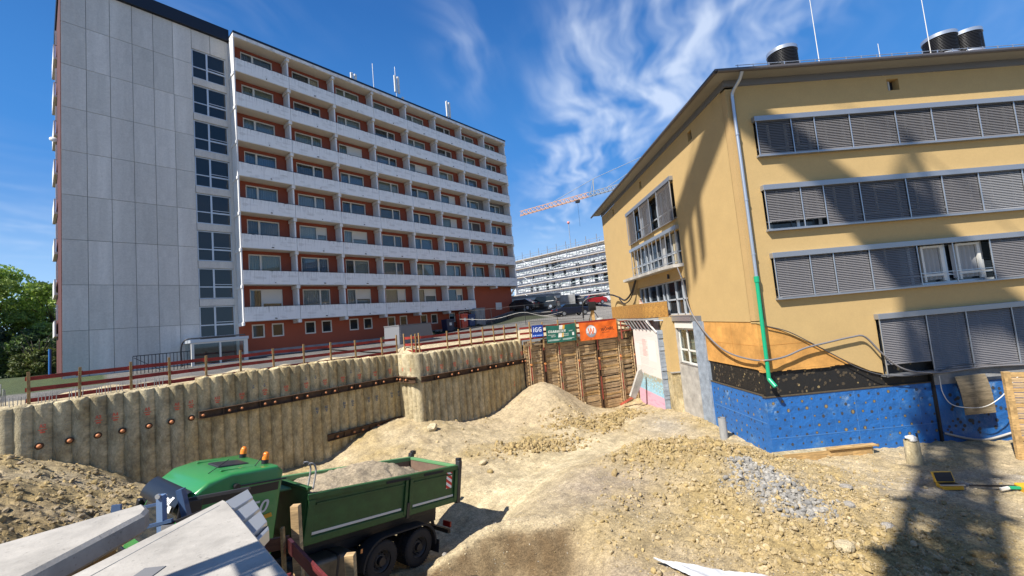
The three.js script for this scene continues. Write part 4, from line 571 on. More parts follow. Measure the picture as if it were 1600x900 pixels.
      if (r === 2 && (i === 4 || i === 5)) { // open bay with curtains and a railing bar
        const g = new THREE.PlaneGeometry(e - x - 0.5, y1 - y0 - 0.5, 40, 1), p = g.attributes.position; for (let k = 0; k < p.count; k++) p.setZ(k, 0.04 * Math.sin(p.getX(k) * 26)); g.computeVertexNormals(); part('curtain', g.translate((x + e) / 2 + (i === 4 ? 0.15 : -0.05), (y0 + y1) / 2 - 0.02, -0.2), M.cur1, w);
        part('sash', merge([bx(x + 0.42, x + 0.52, y0 + 0.15, y1 - 0.25, -0.16, -0.08), bx(e - 0.35, e - 0.2, y0 + 0.15, y1 - 0.25, -0.16, -0.08), bx(x + 0.52, e - 0.35, y1 - 0.35, y1 - 0.25, -0.16, -0.08), bx(x + 0.52, e - 0.35, y0 + 0.42, y0 + 0.5, -0.16, -0.08)]), M.frameW, w); part('railing_bar', merge([bar([x, y0 + 0.55, 0.12], [e, y0 + 0.55, 0.12], 0.03), bar([x, y0 + 0.4, 0.12], [e, y0 + 0.4, 0.12], 0.02)]), M.zinc, w); return; }
      const low = r === 1 && i < 2 ? y0 + 0.42 : r === 3 && i === 0 ? y0 + 0.5 : y0 + 0.08; const s = part('blind', blind(x + 0.03, e - 0.03, low, y1 - 0.22), (r === 1 && i > 5) ? M.slatL : M.slat, w); s.position.z = 0.12; s.userData.kind = 'stuff';
    }); part('frame', merge(fr), M.frameA, w);
  });
  // side windows: upper band with sliding blind screens, middle band with balustrade and slab
  const side = (z, y, x = 0) => [X + x, y, -z];
  { const w = sub('window_band', t, [X, 0, 0]); part('head_box', rbx(-0.24, -0.003, 9.45, 9.72, -34.35, -24.95, 0.012), M.alu, w); part('sill', bx(-0.12, 0.3, 7.03, 7.1, -34.15, -25.0), M.alu, w);
    part('pane', bx(0.30, 0.32, 7.1, 9.45, -34.1, -25.05), M.glassD, w);
    part('frame', merge([...[25.06, 26.7, 28.5, 30.2, 32, 33.95].map(z => bx(0.2, 0.28, 7.1, 9.45, -z - 0.1, -z)), bx(0.2, 0.28, 7.85, 7.93, -34, -25.1)]), M.frameA, w);
    for (const [a, b] of [[25.1, 27.4], [28.9, 31.0], [32.2, 34.2]]) { const s = part('blind', blind(a, b, 7.0, 9.42, -0.95).rotateY(Math.PI / 2).translate(-0.17, 0, 0), M.slat, w); s.userData.kind = 'stuff'; part('guide_rail', bar([-0.2, 6.98, -a], [-0.2, 9.45, -a], 0.05), M.zinc, w); part('guide_rail', bar([-0.2, 6.98, -b], [-0.2, 9.45, -b], 0.05), M.zinc, w); }
    for (const z of [27.6, 31.6]) part('curtain', bx(0.24, 0.26, 7.2, 9.4, -z - 0.25, -z), M.cur2, w); }
  { const w = sub('window_band', t, [X, 0, 0]); part('head_box', rbx(-0.24, -0.003, 6.36, 6.6, -34.35, -24.95, 0.012), M.zinc, w); part('pane', bx(0.30, 0.32, 4.2, 6.36, -34.1, -25.0), M.glassD, w);
    part('frame', merge([...[25.02, 25.9, 26.8, 28.6, 29.4, 30.8, 31.6, 32.9, 33.95].map(z => bx(0.2, 0.28, 4.2, 6.36, -z - 0.07, -z)), bx(0.2, 0.28, 5.0, 5.07, -34, -25.1)]), M.frameA, w);
    part('balustrade', merge([...Array.from({ length: 12 }, (_, i) => bar([-0.22, 4.2, -25.1 - i * 0.8], [-0.22, 6.35, -25.1 - i * 0.8], 0.045)), bar([-0.22, 5.0, -25.0], [-0.22, 5.0, -34.1], 0.05), bar([-0.22, 4.4, -25], [-0.22, 4.4, -34.1], 0.04)]), M.zinc, w);
    part('curtain', bx(0.22, 0.24, 4.3, 6.3, -26.6, -25.9), M.cur4, w); part('curtain', bx(0.22, 0.24, 4.3, 6.3, -28.4, -27.8), M.cur1, w);
    part('balcony_slab', extr([[24.9, 0], [36.3, 0], [35.2, 0.75], [26.5, 0.75], [25.3, 0.5]], 0.2).rotateX(-Math.PI / 2).rotateY(Math.PI / 2).translate(0, 4.0, 0), M.conc, w); }
  { const w = sub('window_band', t, [X, 0, 0]); part('pane', bx(0.30, 0.32, 1.0, 3.3, -34.1, -24.9), M.glassD, w); part('frame', merge([...[24.92, 25.9, 26.95, 28.45, 29.1, 30.3, 31.9, 33.0, 33.95].map(z => bx(0.2, 0.3, 1.0, 3.3, -z - 0.1, -z)), bx(0.2, 0.3, 1.98, 2.08, -34, -25), bx(0.2, 0.3, 3.2, 3.3, -34, -25), bx(0.2, 0.3, 1.0, 1.1, -34, -25)]), M.frameA, w); part('sill', bx(-0.06, 0.3, 0.92, 0.998, -27.9, -24.6), M.alu, w); }
  part('wall_lamp', new THREE.CylinderGeometry(0.06, 0.08, 0.3, 8).translate(X - 0.1, 3.6, -27.2), M.steelD, t);
  // stripped base: orange insulation, black bitumen, blue sheet
  part('insulation', bx(X + 0.03, 16.7, -1.62, 0.7, Z - 0.4, Z - 0.03), M.orange, t); part('insulation', bx(X + 0.03, X + 0.4, -1.60, 0.62, -23.35, Z - 0.41), M.orange, t);
  part('insulation_joint', merge([bx(X + 0.1, 16.6, -0.52, -0.505, Z - 0.1, Z - 0.024), bx(X + 0.024, X + 0.1, -0.52, -0.505, -23.3, Z - 0.2), bx(X + 0.024, X + 0.1, -1.6, 0.5, -20.62, -20.6)]), mat(LC(0.42, 0.19, 0.04)), t);
  { const l = []; for (let x = X + 0.03; x < 15.6; x += 0.22) l.push(bx(x, x + 0.215, -1.62 - rr(0.02, 0.10), -1.61, Z - 0.30, Z - 0.034)); part('torn_foam', merge(l), M.orange, t); }
  part('bitumen_coat', bx(X + 0.10, 24, -2.85, -1.55, Z - 0.5, Z - 0.14), M.bitumen, t); part('bitumen_coat', bx(X + 0.10, X + 0.5, -2.85, -1.55, -23.3, Z - 0.51), M.bitumen, t);
  part('membrane', bx(X + 0.04, 18.92, -5.6, -2.80, Z - 0.5, Z - 0.07), M.blueM, t); part('membrane', bx(X + 0.04, X + 0.5, -5.6, -2.74, -23.35, Z - 0.51), M.blueM, t);
  part('membrane_rim', merge([bx(X, 18.95, -2.82, -2.77, Z - 0.3, Z - 0.045), bx(X + 0.015, X + 0.3, -2.77, -2.72, -23.4, Z - 0.3)]), M.mortar, t);
  part('seam', merge([bx(X + 0.02, 18.9, -4.62, -4.58, Z - 0.1, Z - 0.062), bx(X + 0.03, X + 0.1, -4.0, -3.95, -23.2, Z - 0.2), bx(15.3, 15.33, -5.5, -2.85, Z - 0.1, Z - 0.063), ...[12.3, 13.3, 14.3, 16.3, 17.3, 18.2].map(x => bx(x, x + 0.012, -4.58, -2.85, Z - 0.1, Z - 0.0645))]), mat(LC(0.05, 0.17, 0.42), { roughness: 0.5 }), t);
  const dabs = (pick, n, y0, y1, gold, zf) => { const a = [], b = []; for (let i = 0; i < n; i++) { const u = pick(i), y = rr(y0, y1), r = rr(0.035, 0.075); const g = zf(new THREE.CircleGeometry(r, 9).scale(rr(0.7, 1.1), rr(0.8, 1.2), 1), u, y); (rnd() < gold ? a : b).push(muv(g)); } return [a, b]; };
  { const fz = o => (g, u, y) => g.translate(u, y, Z + o), fx = o => (g, u, y) => g.rotateY(-Math.PI / 2).translate(X + o, y, u); const G = [], D = [], K = [];
    for (let row = 0; row < 7; row++) for (let x = 11.6; x < 18.8; x += 0.44) { const [a, b] = dabs(() => x + rr(-0.05, 0.05) + (row % 2) * 0.2, 1, -5.32 + row * 0.37, -5.24 + row * 0.37, x > 12.5 && row > 0 ? 0.5 : 0.25, fz(-0.0655)); G.push(...a); D.push(...b.map(g => g.translate(0, 0, -0.0006)), ...a.map(g => { g.computeBoundingSphere(); const c = g.boundingSphere.center; return muv(new THREE.CircleGeometry(g.boundingSphere.radius * 1.25, 9).translate(c.x, c.y, c.z - 0.002)); })); }
    for (let row = 0; row < 7; row++) for (let z = -23; z < -18.8; z += 0.44) { const [a, b] = dabs(() => z + rr(-0.12, 0.12), 1, -5.2 + row * 0.35, -5.1 + row * 0.35, 0.2, fx(0.036)); G.push(...a); D.push(...b); }
    for (let i = 0; i < 110; i++) { const [a, b] = dabs(() => rr(11.6, 18.6), 1, -2.7, -1.7, 1, fz(-0.136 + i * 0.0001)); (i % 9 ? K : G).push(...a.map(g => g)); }
    for (let i = 0; i < 70; i++) { const [a] = dabs(() => rr(-23, -18.7), 1, -2.65, -1.7, 1, fx(0.096 - i * 0.0001)); (i % 9 ? K : G).push(...a); }
    part('adhesive_dabs', merge(G), M.dabG, t).userData.kind = 'stuff'; part('dark_dabs', merge(D), M.dab, t).userData.kind = 'stuff'; part('mortar_dabs', merge(K), M.mortar, t).userData.kind = 'stuff'; }
  // footing in front of the blue sheet
  part('footing', bx(X - 0.05, 15.4, -6, -5.16, Z - 0.06, Z + 0.42), M.pileG, t); part('formwork_board', bx(X + 0.1, 15.3, -5.5, -5.12, Z + 0.43, Z + 0.47), M.plank3, t); part('formwork_board', bx(13.4, 15.5, -5.1, -5.04, Z + 0.30, Z + 0.55), M.plank3, t);
  // right basement bay beyond the expansion joint
  part('basement_bay', bx(18.98, 23, -6, -2.9, Z - 0.5, Z + 0.02), M.blueM, t); part('joint_strip', bx(18.88, 18.98, -5.6, -2.4, Z - 0.2, Z + 0.03), M.bitumen, t); part('bay_ledge', bx(18.95, 24, -2.92, -2.36, Z - 0.5, Z + 0.06), M.concG, t);
  part('white_strip', tube([[18.98, -5.02, Z + 0.05], [20, -5.35, Z + 0.06], [20.8, -5.48, Z + 0.06], [22.4, -5.25, Z + 0.05]], 0.05, 30), M.conc, t);
  { const D = []; for (let i = 0; i < 46; i++) { const g = new THREE.CircleGeometry(rr(0.05, 0.09), 9).translate(rr(19.1, 22.2), rr(-5.3, -3.1), Z + 0.026 + i * 0.0001); D.push(muv(g)); } part('dark_dabs', merge(D), M.dab, t).userData.kind = 'stuff'; }
  // middle of the pit side: pillar, basement window, recess, and stripped painted wall
  part('pillar', bx(X - 0.06, X + 0.4, -6, 0.6, -24.55, -23.36), M.concB, t); part('pillar_break', bx(X - 0.03, X + 0.3, 0.6, 0.93, -24.5, -23.5), M.frieze, t);
  part('basement_wall', L(face([[24.56, -6], [27.35, -6], [27.35, 0.9], [24.56, 0.9]], [[24.75, 27.1, -2.08, 0.15]], 0.4)).translate(X + 0.02, 0, 0), M.conc, t);
  part('lintel', bx(X - 0.06, X + 0.3, 0.18, 0.55, -27.2, -24.6), M.frameW, t); part('frame_box', bx(X - 0.15, X + 0.3, 0.62, 0.9, -27.6, -24.6), M.alu, t);
  { const w = sub('basement_window', t, [X + 0.12, -2.08, -27.1]); part('frame', merge([bx(0, 0.08, 0, 0.1, 0, 2.35), bx(0, 0.08, 2.13, 2.23, 0, 2.35), bx(0, 0.08, 0.8, 0.9, 0.1, 2.25), bx(0, 0.08, 0.1, 2.13, 0, 0.1), bx(0, 0.08, 0.1, 2.13, 2.25, 2.35), bx(0, 0.08, 0.1, 2.13, 1.12, 1.23)]), M.frameW, w); part('pane', bx(0.03, 0.05, 0.1, 2.15, 0.1, 2.25), M.glass, w); part('curtain', bx(0.3, 0.32, 0.1, 2.15, 0.9, 1.6), M.cur4, w); part('curtain', bx(0.35, 0.36, 0.1, 2.15, 0.05, 2.3), M.cur3, w); part('sill', bx(-0.12, 0.02, -0.08, 0, -0.05, 2.4), M.alu, w); }
  part('recess_wall', bx(10.74, X + 0.4, -2.75, 0.9, -28.6, -27.36), M.yellow, t); part('recess_wall', bx(10.76, X + 0.4, -6, -2.76, -28.6, -27.38), M.pile, t); part('recess_ledge', bx(10.7, X, -2.78, -2.70, -27.5, -27.3), M.conc, t);
  part('party_wall', bx(10.42, 10.73, -6.4, 0.05, -33.6, -28.2), M.concG, t);
  const tex = canvasTex(512, 512, (c, w, h) => { c.fillStyle = '#d6d0c8'; c.fillRect(0, 0, w, h); let q = 7; const r = () => (q = (q * 16807) % 2147483647) / 2147483647;
    c.fillStyle = '#cdb8b4'; for (let y = 8; y < 285; y += 9) { c.globalAlpha = 0.9; if (r() < 0.85) c.fillRect(r() * 90, y, 150 + r() * 300, 2.5); } c.globalAlpha = 1; c.fillStyle = '#ddd9d2'; c.fillRect(300, 60, 150, 130); c.fillRect(10, 90, 100, 150); c.fillStyle = '#b5726c'; for (let y = 60; y < 170; y += 7) c.fillRect(180 + r() * 10, y, 70 + r() * 30, 2);
    c.fillStyle = '#8fb9cc'; c.fillRect(0, 285, w, 110); c.fillStyle = '#a39a80'; for (let i = 0; i < 500; i++) { c.globalAlpha = 0.5; c.fillRect(r() * w, 280 + r() * r() * 100, 4 + r() * 18, 3 + r() * 12); } c.globalAlpha = 1; c.fillStyle = '#9fc6d4'; for (let i = 0; i < 200; i++) c.fillRect(r() * w, 310 + r() * 80, 4 + r() * 20, 2 + r() * 8); c.fillStyle = '#d3a3b4'; c.fillRect(0, 392, w, 120); c.fillStyle = '#c893a8'; for (let i = 0; i < 40; i++) c.fillRect(r() * w, 395 + r() * 110, 20 + r() * 60, 3 + r() * 8); });
  part('painted_face', new THREE.PlaneGeometry(5.3, 6).rotateY(-Math.PI / 2).translate(10.412, -2.98, -30.9), mat(0xffffff, { map: tex, roughness: 0.9 }), t);
  part('broken_edge', merge(Array.from({ length: 22 }, (_, i) => bx(10.40, 10.74, -6 + i * 0.275, -5.74 + i * 0.275, -28.3, -28.17 + rr(-0.03, 0.05)))), M.concB, t);
  // terrace on steel ribs
  const ter = [[10.16, -38.4], [10.16, -29.9], [10.24, -29.5], [10.4, -29.2], [10.65, -28.9], [11.0, -28.4], [11.28, -27.9], [11.28, -38.4]];
  part('terrace_slab', muv(new THREE.ExtrudeGeometry(new THREE.Shape(ter.map(p => new THREE.Vector2(p[0], p[1]))), { depth: 0.2, bevelEnabled: false }).rotateX(Math.PI / 2).translate(0, 0.95, 0)), M.concG, t);
  for (let z = -34.6; z < -28.6; z += 0.8) part('terrace_rib', bar([10.2, 0.73, z - 0.35], [10.36, 0.04, z + 0.35], 0.06), M.zinc, t);
  part('terrace_dark_sheet', bx(10.62, 10.72, -0.1, 0.74, -36, -28.4), M.steelD, t); part('bracket_box', bx(10.75, 11.15, 0.25, 0.72, -28.0, -27.5), M.concG, t);  // upright dark sheet behind the ribs, the dark background below the terrace
  part('eave_strut', bar([10.2, 0.72, -29.6], [10.38, -0.1, -28.3], 0.08), M.frameW, t); part('cross_pipe', rod([10.3, 0.72, -28.3], [11.28, 0.70, -27.3], 0.05, 8), M.zinc, t);
}
{ // chipboard screen round the terrace
  const path = [[10.14, -38.4], [10.14, -29.9], [10.2, -29.55], [10.36, -29.2], [10.62, -28.88], [10.95, -28.42], [11.2, -27.95]], t = thing('chipboard_screen', 'chipboard panel screen wrapped round the terrace edge', 'screen');
  for (let i = 0; i < path.length - 1; i++) { const [a, b] = [path[i], path[i + 1]], n = i ? 1 : 3; for (let k = 0; k < n; k++) { const A = [mix(a[0], b[0], k / n), mix(a[1], b[1], k / n)], B = [mix(a[0], b[0], (k + 1) / n), mix(a[1], b[1], (k + 1) / n)], L = Math.hypot(B[0] - A[0], B[1] - A[1]), g = bx(0, L + 0.003, 0, 1.06, -0.011, 0.011); const m = part('panel', g, M.osb, t); m.position.set(A[0], 0.93, A[1]); m.rotation.y = Math.atan2(-(B[1] - A[1]), B[0] - A[0]); } }
}
{ // rain pipe: zinc above, green plastic below
  const t = thing('rain_pipe', 'zinc downpipe ending in a bright green plastic pipe at the corner', 'downpipe');
  part('zinc_pipe', tube([[11.66, 11.85, -17.55], [11.64, 11.6, -17.75], [11.5, 11.2, -18.2], [11.5, 10.8, -18.25], [11.5, 8, -18.25], [11.49, 2.5, -18.25]], 0.075, 60, 10), M.zinc, t);
  part('green_pipe', merge([rod([11.49, 2.6, -18.25], [11.42, -1.95, -18.22], 0.085, 12), rod([11.49, 2.35, -18.25], [11.49, 2.62, -18.25], 0.11, 12), rod([11.42, -1.95, -18.22], [11.5, -2.25, -17.95], 0.095, 12)]), M.green, t);
  for (const y of [9.2, 6.1, 3.6]) part('clip', rod([11.5, y, -18.25], [11.5, y + 0.06, -18.25], 0.09, 12), M.zinc, t);
}
{ // cables draped over the facade
  const c1 = thing('power_cable', 'thick grey cable sagging across the orange insulation', 'cable'); part('cable', tube([[11.0, 4.0, -25.2], [11.12, 3.0, -24.9], [11.1, 1.5, -24.5], [11.12, 0.2, -23.2], [11.12, -0.8, -21.3], [11.1, -1.1, -19.3], [11.3, -1.12, -18.2], [12.2, -1.05, -18.2], [13.2, -0.75, -18.2], [14.2, -0.6, -18.2], [15.4, -0.45, -18.2], [15.9, -0.45, -18.2], [16.6, -1.3, -18.15], [17.3, -2.0, -18.05], [18.6, -2.3, -18.0], [21, -2.25, -18], [24, -2.4, -18]], 0.042, 160), M.cableG, c1); part('hook', bar([11.2, -1.1, -18.6], [11.2, -1.12, -18.1], 0.04), M.cap, c1);
  const c2 = thing('power_cable', 'thin dark wire looping along the edge of the yellow render', 'cable'); part('cable', tube([[11.7, 0.36, -18.32], [12.6, 0.05, -18.32], [13.6, -0.55, -18.33], [14.6, -1.2, -18.33], [15.6, -1.85, -18.35], [16.6, -2.25, -18.2], [18.5, -2.35, -18.1], [20, -2.1, -18.1], [24, -2.5, -18.1]], 0.022, 90), M.cable, c2);
  const c3 = thing('power_cable', 'white wire hanging in front of the hung plywood sheet', 'cable'); part('cable', tube([[19.05, -2.5, -18.2], [19.1, -3.3, -18.2], [19.4, -3.8, -18.15], [20.0, -3.85, -17.6], [20.8, -3.5, -17.5], [21.9, -2.7, -17.6], [24, -2.2, -17.8]], 0.018, 70), M.frameW, c3);
  const c4 = thing('power_cable', 'black cable bundle looping over the terrace from the yellow wall', 'cable'); part('cable', tube([[11.1, 4.0, -33.6], [10.9, 3.0, -34.5], [10.8, 2.5, -36.0], [10.9, 2.9, -38.5], [10.6, 3.25, -40.5], [9.2, 3.2, -41.0], [8.4, 3.0, -41.2], [8.05, 2.6, -41.2], [7.95, 1.2, -41.2]], 0.075, 90), M.black, c4); part('cable', tube([[11.1, 3.9, -33.6], [10.9, 2.6, -34.7], [10.8, 2.2, -36.4], [10.9, 2.7, -38.2]], 0.05, 40), M.black, c4);
}
{ const t = thing('plywood_sheet', 'weathered plywood sheet hung over the blue basement bay', 'board', [20.35, -3.4, -17.95]); const g = new THREE.BoxGeometry(1.38, 1.65, 0.02, 12, 12, 1), p = g.attributes.position; for (let i = 0; i < p.count; i++) p.setZ(i, p.getZ(i) - 0.18 * ((p.getY(i) / 1.65 + 0.5) ** 3)); g.computeVertexNormals(); part('sheet', muv(g), mat(LC(0.40, 0.34, 0.235), { map: rep(woodMap, 0.6) }), t); }
{ // timber shoring at the right edge of the pit
  const t = thing('timber_shoring', 'timber plank shoring at the outer edge beside the blue bay', 'shoring wall', [19.5, 0, -16.1], rad(-14)); for (let y = -5.5, i = 0; y < -2.3; i++) { const h = rr(0.16, 0.22); const m = part('plank', bx(0.1, 5, 0, h - 0.025, -0.06, 0), [M.plank1, M.plank3, M.plank2][i % 3], t); m.position.set(0, y, rr(-0.03, 0.03)); m.rotation.z = rad(-3) + rr(-0.01, 0.01); y += h; } part('post', rbx(-0.1, 0.12, -5.7, -2.1, -0.05, 0.09, 0.01, 1), M.plank3, t); part('post', rbx(1.0, 1.1, -5.0, -1.7, 0.06, 0.14, 0.01, 1), M.timber, t); }
// ---------- tipper lorry ----------
{
  const t = thing('tipper_truck', 'green tipper lorry loaded with sandy soil on the pit ramp', 'truck');
  const f = V(Math.sin(TR.yaw) * Math.cos(TR.pit), Math.sin(TR.pit), -Math.cos(TR.yaw) * Math.cos(TR.pit)), s = V(Math.cos(TR.yaw), 0, Math.sin(TR.yaw)), up = s.clone().cross(f);
  t.matrix.makeBasis(f, up, s).setPosition(TR.x, TR.y, TR.z); t.matrix.decompose(t.position, t.quaternion, t.scale);
  // local: x forward, y up, z to the far side; the near side is -z
  const paint = new THREE.MeshPhysicalMaterial({ color: LC(0.030, 0.205, 0.048), roughness: 0.35, clearcoat: 0.6, clearcoatRoughness: 0.12 });
  const bedPaint = mat(LC(0.028, 0.118, 0.032), { roughness: 0.5, map: rep(concMap, 0.7) }), bedIn = mat(LC(0.20, 0.13, 0.09), { map: rep(concMap, 0.9), roughness: 0.7 }), rimM = mat(LC(0.12, 0.12, 0.12), { roughness: 0.5, metalness: 0.5 }), light = mat(LC(0.10, 0.24, 0.10), { roughness: 0.5 });
  const BT = 2.69, BF = 3.88, BR = -1.51, W = 1.25;
  // wheels
  const tyreG = (() => { const p = [[0.29, -0.15], [0.36, -0.16], [0.46, -0.16], [0.51, -0.13], [0.525, -0.08], [0.525, 0.08], [0.51, 0.13], [0.46, 0.16], [0.36, 0.16], [0.29, 0.15]].map(q => new THREE.Vector2(...q)); return new THREE.LatheGeometry(p, 40).rotateX(Math.PI / 2); })();
  const treadG = merge(Array.from({ length: 44 }, (_, i) => { const a = i / 44 * 6.283; return new THREE.BoxGeometry(0.035, 0.03, 0.24).translate(0, 0.53, 0).rotateZ(a); }));
  const rimG = (() => { const p = [[0.0, 0.02], [0.10, 0.02], [0.12, -0.05], [0.15, -0.05], [0.17, 0.03], [0.24, 0.05], [0.27, -0.08], [0.30, -0.12], [0.30, 0.12]].map(q => new THREE.Vector2(...q)); return new THREE.LatheGeometry(p, 32).rotateX(Math.PI / 2); })();
  const wheel = (x, z, front) => { const w = sub('wheel', t, [x, 0.52, z]); part('tyre', tyreG, M.rubber, w); const tr = part('tread', treadG, M.rubber, w); tr.userData.kind = 'stuff'; const r = part('rim', rimG, rimM, w); if (z > 0) r.rotation.y = Math.PI; part('hub', rod([0, 0, -0.16], [0, 0, 0.05], 0.11, 14), M.steelD, w); part('wheel_nuts', merge(Array.from({ length: 10 }, (_, i) => rod([Math.cos(i * 0.628) * 0.2, Math.sin(i * 0.628) * 0.2, -0.09], [Math.cos(i * 0.628) * 0.2, Math.sin(i * 0.628) * 0.2, 0.02], 0.018, 6))), M.steelD, w); };
  for (const x of [0, 1.38]) for (const z of [-1.06, -0.72, 0.72, 1.06]) wheel(x, z);
  for (const z of [-1.03, 1.03]) wheel(5.15, z);
  part('axle', merge([rod([0, 0.52, -1], [0, 0.52, 1], 0.09), rod([1.38, 0.52, -1], [1.38, 0.52, 1], 0.09), rod([5.15, 0.52, -0.9], [5.15, 0.52, 0.9], 0.08)]), M.steelD, t);
  part('chassis', merge([bx(-1.35, 6.2, 0.85, 1.12, -0.46, -0.36), bx(-1.35, 6.2, 0.85, 1.12, 0.36, 0.46), bx(-1.35, -1.25, 0.8, 1.15, -0.36, 0.36), bx(2.2, 2.3, 0.85, 1.1, -0.36, 0.36)]), M.steelD, t);
  part('subframe', bx(-1.3, 3.7, 1.14, 1.5, -0.5, 0.5), M.steelD, t);
  // mudguard over the tandem axle
  { const pts = []; const A = (cx, a) => [cx + Math.cos(a) * 0.66, 0.52 + Math.sin(a) * 0.66]; for (let a = -0.15; a <= 1.57; a += 0.14) pts.push(A(1.38, a)); pts.push([1.38, 1.18], [0, 1.18]); for (let a = 1.62; a <= 3.2; a += 0.14) pts.push(A(0, a)); const inner = pts.map(([x, y]) => [x < 0 ? x + 0.05 : x > 1.38 ? x - 0.05 : x, y - 0.045]).reverse(); for (const z of [-1.27, 0.85]) part('mudguard', extr([...pts, ...inner], 0.42).translate(0, 0, z), M.rubber, t); part('mud_flap', bx(-0.80, -0.76, 0.18, 0.55, -1.26, -0.65), M.rubber, t); }
  // tank, battery box, air tanks
  part('fuel_tank', rbx(2.35, 3.95, 0.42, 1.08, -1.22, -0.55, 0.12, 3), mat(LC(0.16, 0.15, 0.13), { roughness: 0.45, metalness: 0.6, map: rep(concMap, 1) }), t); part('tank_strap', rbx(2.75, 2.84, 0.4, 1.1, -1.24, -0.53, 0.12, 3), M.steelD, t); part('tank_strap', rbx(3.45, 3.54, 0.4, 1.1, -1.24, -0.53, 0.12, 3), M.steelD, t); part('side_marker', bx(2.12, 2.18, 0.95, 1.05, -1.27, -1.25), M.cap, t);
  part('far_box', rbx(2.4, 3.9, 0.45, 1.05, 0.55, 1.2, 0.08), M.steelD, t); part('rear_bar', merge([bar([-1.4, 0.62, -1.1], [-1.4, 0.62, 1.1], 0.12), bar([-1.35, 0.62, -0.4], [-1.2, 1.0, -0.4], 0.08), bar([-1.35, 0.62, 0.4], [-1.2, 1.0, 0.4], 0.08)]), M.steelD, t); part('tail_lamp', rbx(-1.5, -1.42, 0.72, 0.9, -1.1, -0.75, 0.02), mat(LC(0.25, 0.01, 0.01), { roughness: 0.3 }), t); part('tail_lamp', rbx(-1.5, -1.42, 0.72, 0.9, 0.75, 1.1, 0.02), mat(LC(0.25, 0.01, 0.01), { roughness: 0.3 }), t);
  // tipping body
  const b = sub('tipping_body', t);
  part('floor', bx(BR, BF, 1.55, 1.69, -W + 0.06, W - 0.06), bedPaint, b);
  for (const sd of [-1, 1]) {
    const z0 = sd * (W - 0.06), z1 = sd * W, zo = sd * (W + 0.035), g = sub('side_board', t);
    part('sheet', bx(BR + 0.05, BF - 0.05, 1.58, BT - 0.02, z0, z1), bedPaint, g); part('liner', bx(BR + 0.08, BF - 0.08, 1.7, BT - 0.03, sd * (W - 0.075), sd * (W - 0.062)), bedIn, g);
    part('top_rail', rbx(BR, BF, BT - 0.12, BT + 0.02, sd * (W - 0.09), sd * (W + 0.05), 0.02), sd < 0 ? bedPaint : light, g);
    part('rub_rail', rbx(BR, BF, 1.55, 1.72, sd * (W - 0.02), sd * (W + 0.045), 0.015), bedPaint, g);
    for (const [x, w] of [[BR + 0.02, 0.16], [0.52, 0.13], [0.72, 0.10], [BF - 0.2, 0.18]]) part('upright', rbx(x, x + w, 1.6, BT - 0.12, z1, sd * (W + 0.06), 0.012), bedPaint, g);
    part('crease', bx(0.85, BF - 0.25, BT - 0.26, BT - 0.22, z1, zo), bedPaint, g); part('crease', bx(BR + 0.25, 0.48, BT - 0.26, BT - 0.22, z1, zo), bedPaint, g);
    part('reflective_tape', bx(0.9, BF - 0.2, 1.75, 1.81, z1, sd * (W + 0.012)), mat(LC(0.60, 0.62, 0.62), { roughness: 0.4 }), g); part('reflective_tape', bx(BR + 0.2, 0.45, 1.75, 1.81, z1, sd * (W + 0.012)), mat(LC(0.60, 0.62, 0.62), { roughness: 0.4 }), g);
    part('hinge', bx(0.62, 0.72, 1.5, 1.92, zo, sd * (W + 0.08)), M.steelD, g); part('rubber_strip', bx(0.65, 1.55, BT - 0.11, BT - 0.04, sd * (W + 0.05), sd * (W + 0.06)), M.rubber, g); part('rubber_strip', bx(-0.75, 0.1, BT - 0.11, BT - 0.04, sd * (W + 0.05), sd * (W + 0.06)), M.rubber, g);
    part('corner_post', rbx(BR - 0.12, BR + 0.05, 1.5, BT + 0.16, sd * (W - 0.1), sd * (W + 0.08), 0.03), M.steelD, g); part('lock_head', rbx(BR - 0.16, BR + 0.02, BT + 0.1, BT + 0.24, sd * (W - 0.14), sd * (W + 0.02), 0.03), M.black, g);
  }
  { const tw = canvasTex(64, 128, (c, w, h) => { c.fillStyle = '#f0f0f0'; c.fillRect(0, 0, w, h); c.fillStyle = '#d02020'; for (let k = -2; k < 5; k++) { c.beginPath(); c.moveTo(0, k * 48); c.lineTo(w, k * 48 + 40); c.lineTo(w, k * 48 + 64); c.lineTo(0, k * 48 + 24); c.fill(); } }); part('warning_plate', new THREE.PlaneGeometry(0.26, 0.5).rotateY(Math.PI).translate(BR + 0.42, 2.28, -W - 0.01), mat(0xffffff, { map: tw, roughness: 0.4 }), t); }
  part('tailgate', bx(BR - 0.02, BR + 0.05, 1.6, BT - 0.02, -W + 0.1, W - 0.1), bedPaint, t); part('tailgate_liner', bx(BR + 0.052, BR + 0.06, 1.7, BT - 0.06, -W + 0.1, W - 0.1), bedIn, t); part('tailgate_rail', rbx(BR - 0.05, BR + 0.08, BT - 0.08, BT + 0.02, -W + 0.1, W - 0.1, 0.02), light, t);
  part('bulkhead', bx(BF - 0.06, BF, 1.5, BT + 0.12, -W + 0.02, W - 0.02), bedPaint, t); part('bulkhead_rail', rbx(BF - 0.1, BF + 0.03, BT + 0.1, BT + 0.18, -W, W, 0.02), bedPaint, t);
  part('ladder_hoop', merge([tube([[BF - 0.15, BT + 0.1, -1.2], [BF - 0.15, BT + 0.6, -1.2], [BF - 0.05, BT + 0.72, -1.2], [BF + 0.05, BT + 0.72, -1.2]], 0.022, 20), tube([[BF - 0.15, BT + 0.1, -0.95], [BF - 0.15, BT + 0.6, -0.95], [BF - 0.05, BT + 0.72, -0.95], [BF + 0.05, BT + 0.72, -0.95]], 0.022, 20)]), M.concG, t);
  part('bulkhead_visor', bx(BF + 0.03, BF + 0.55, BT + 0.02, BT + 0.06, -0.5, 1.2), light, t);
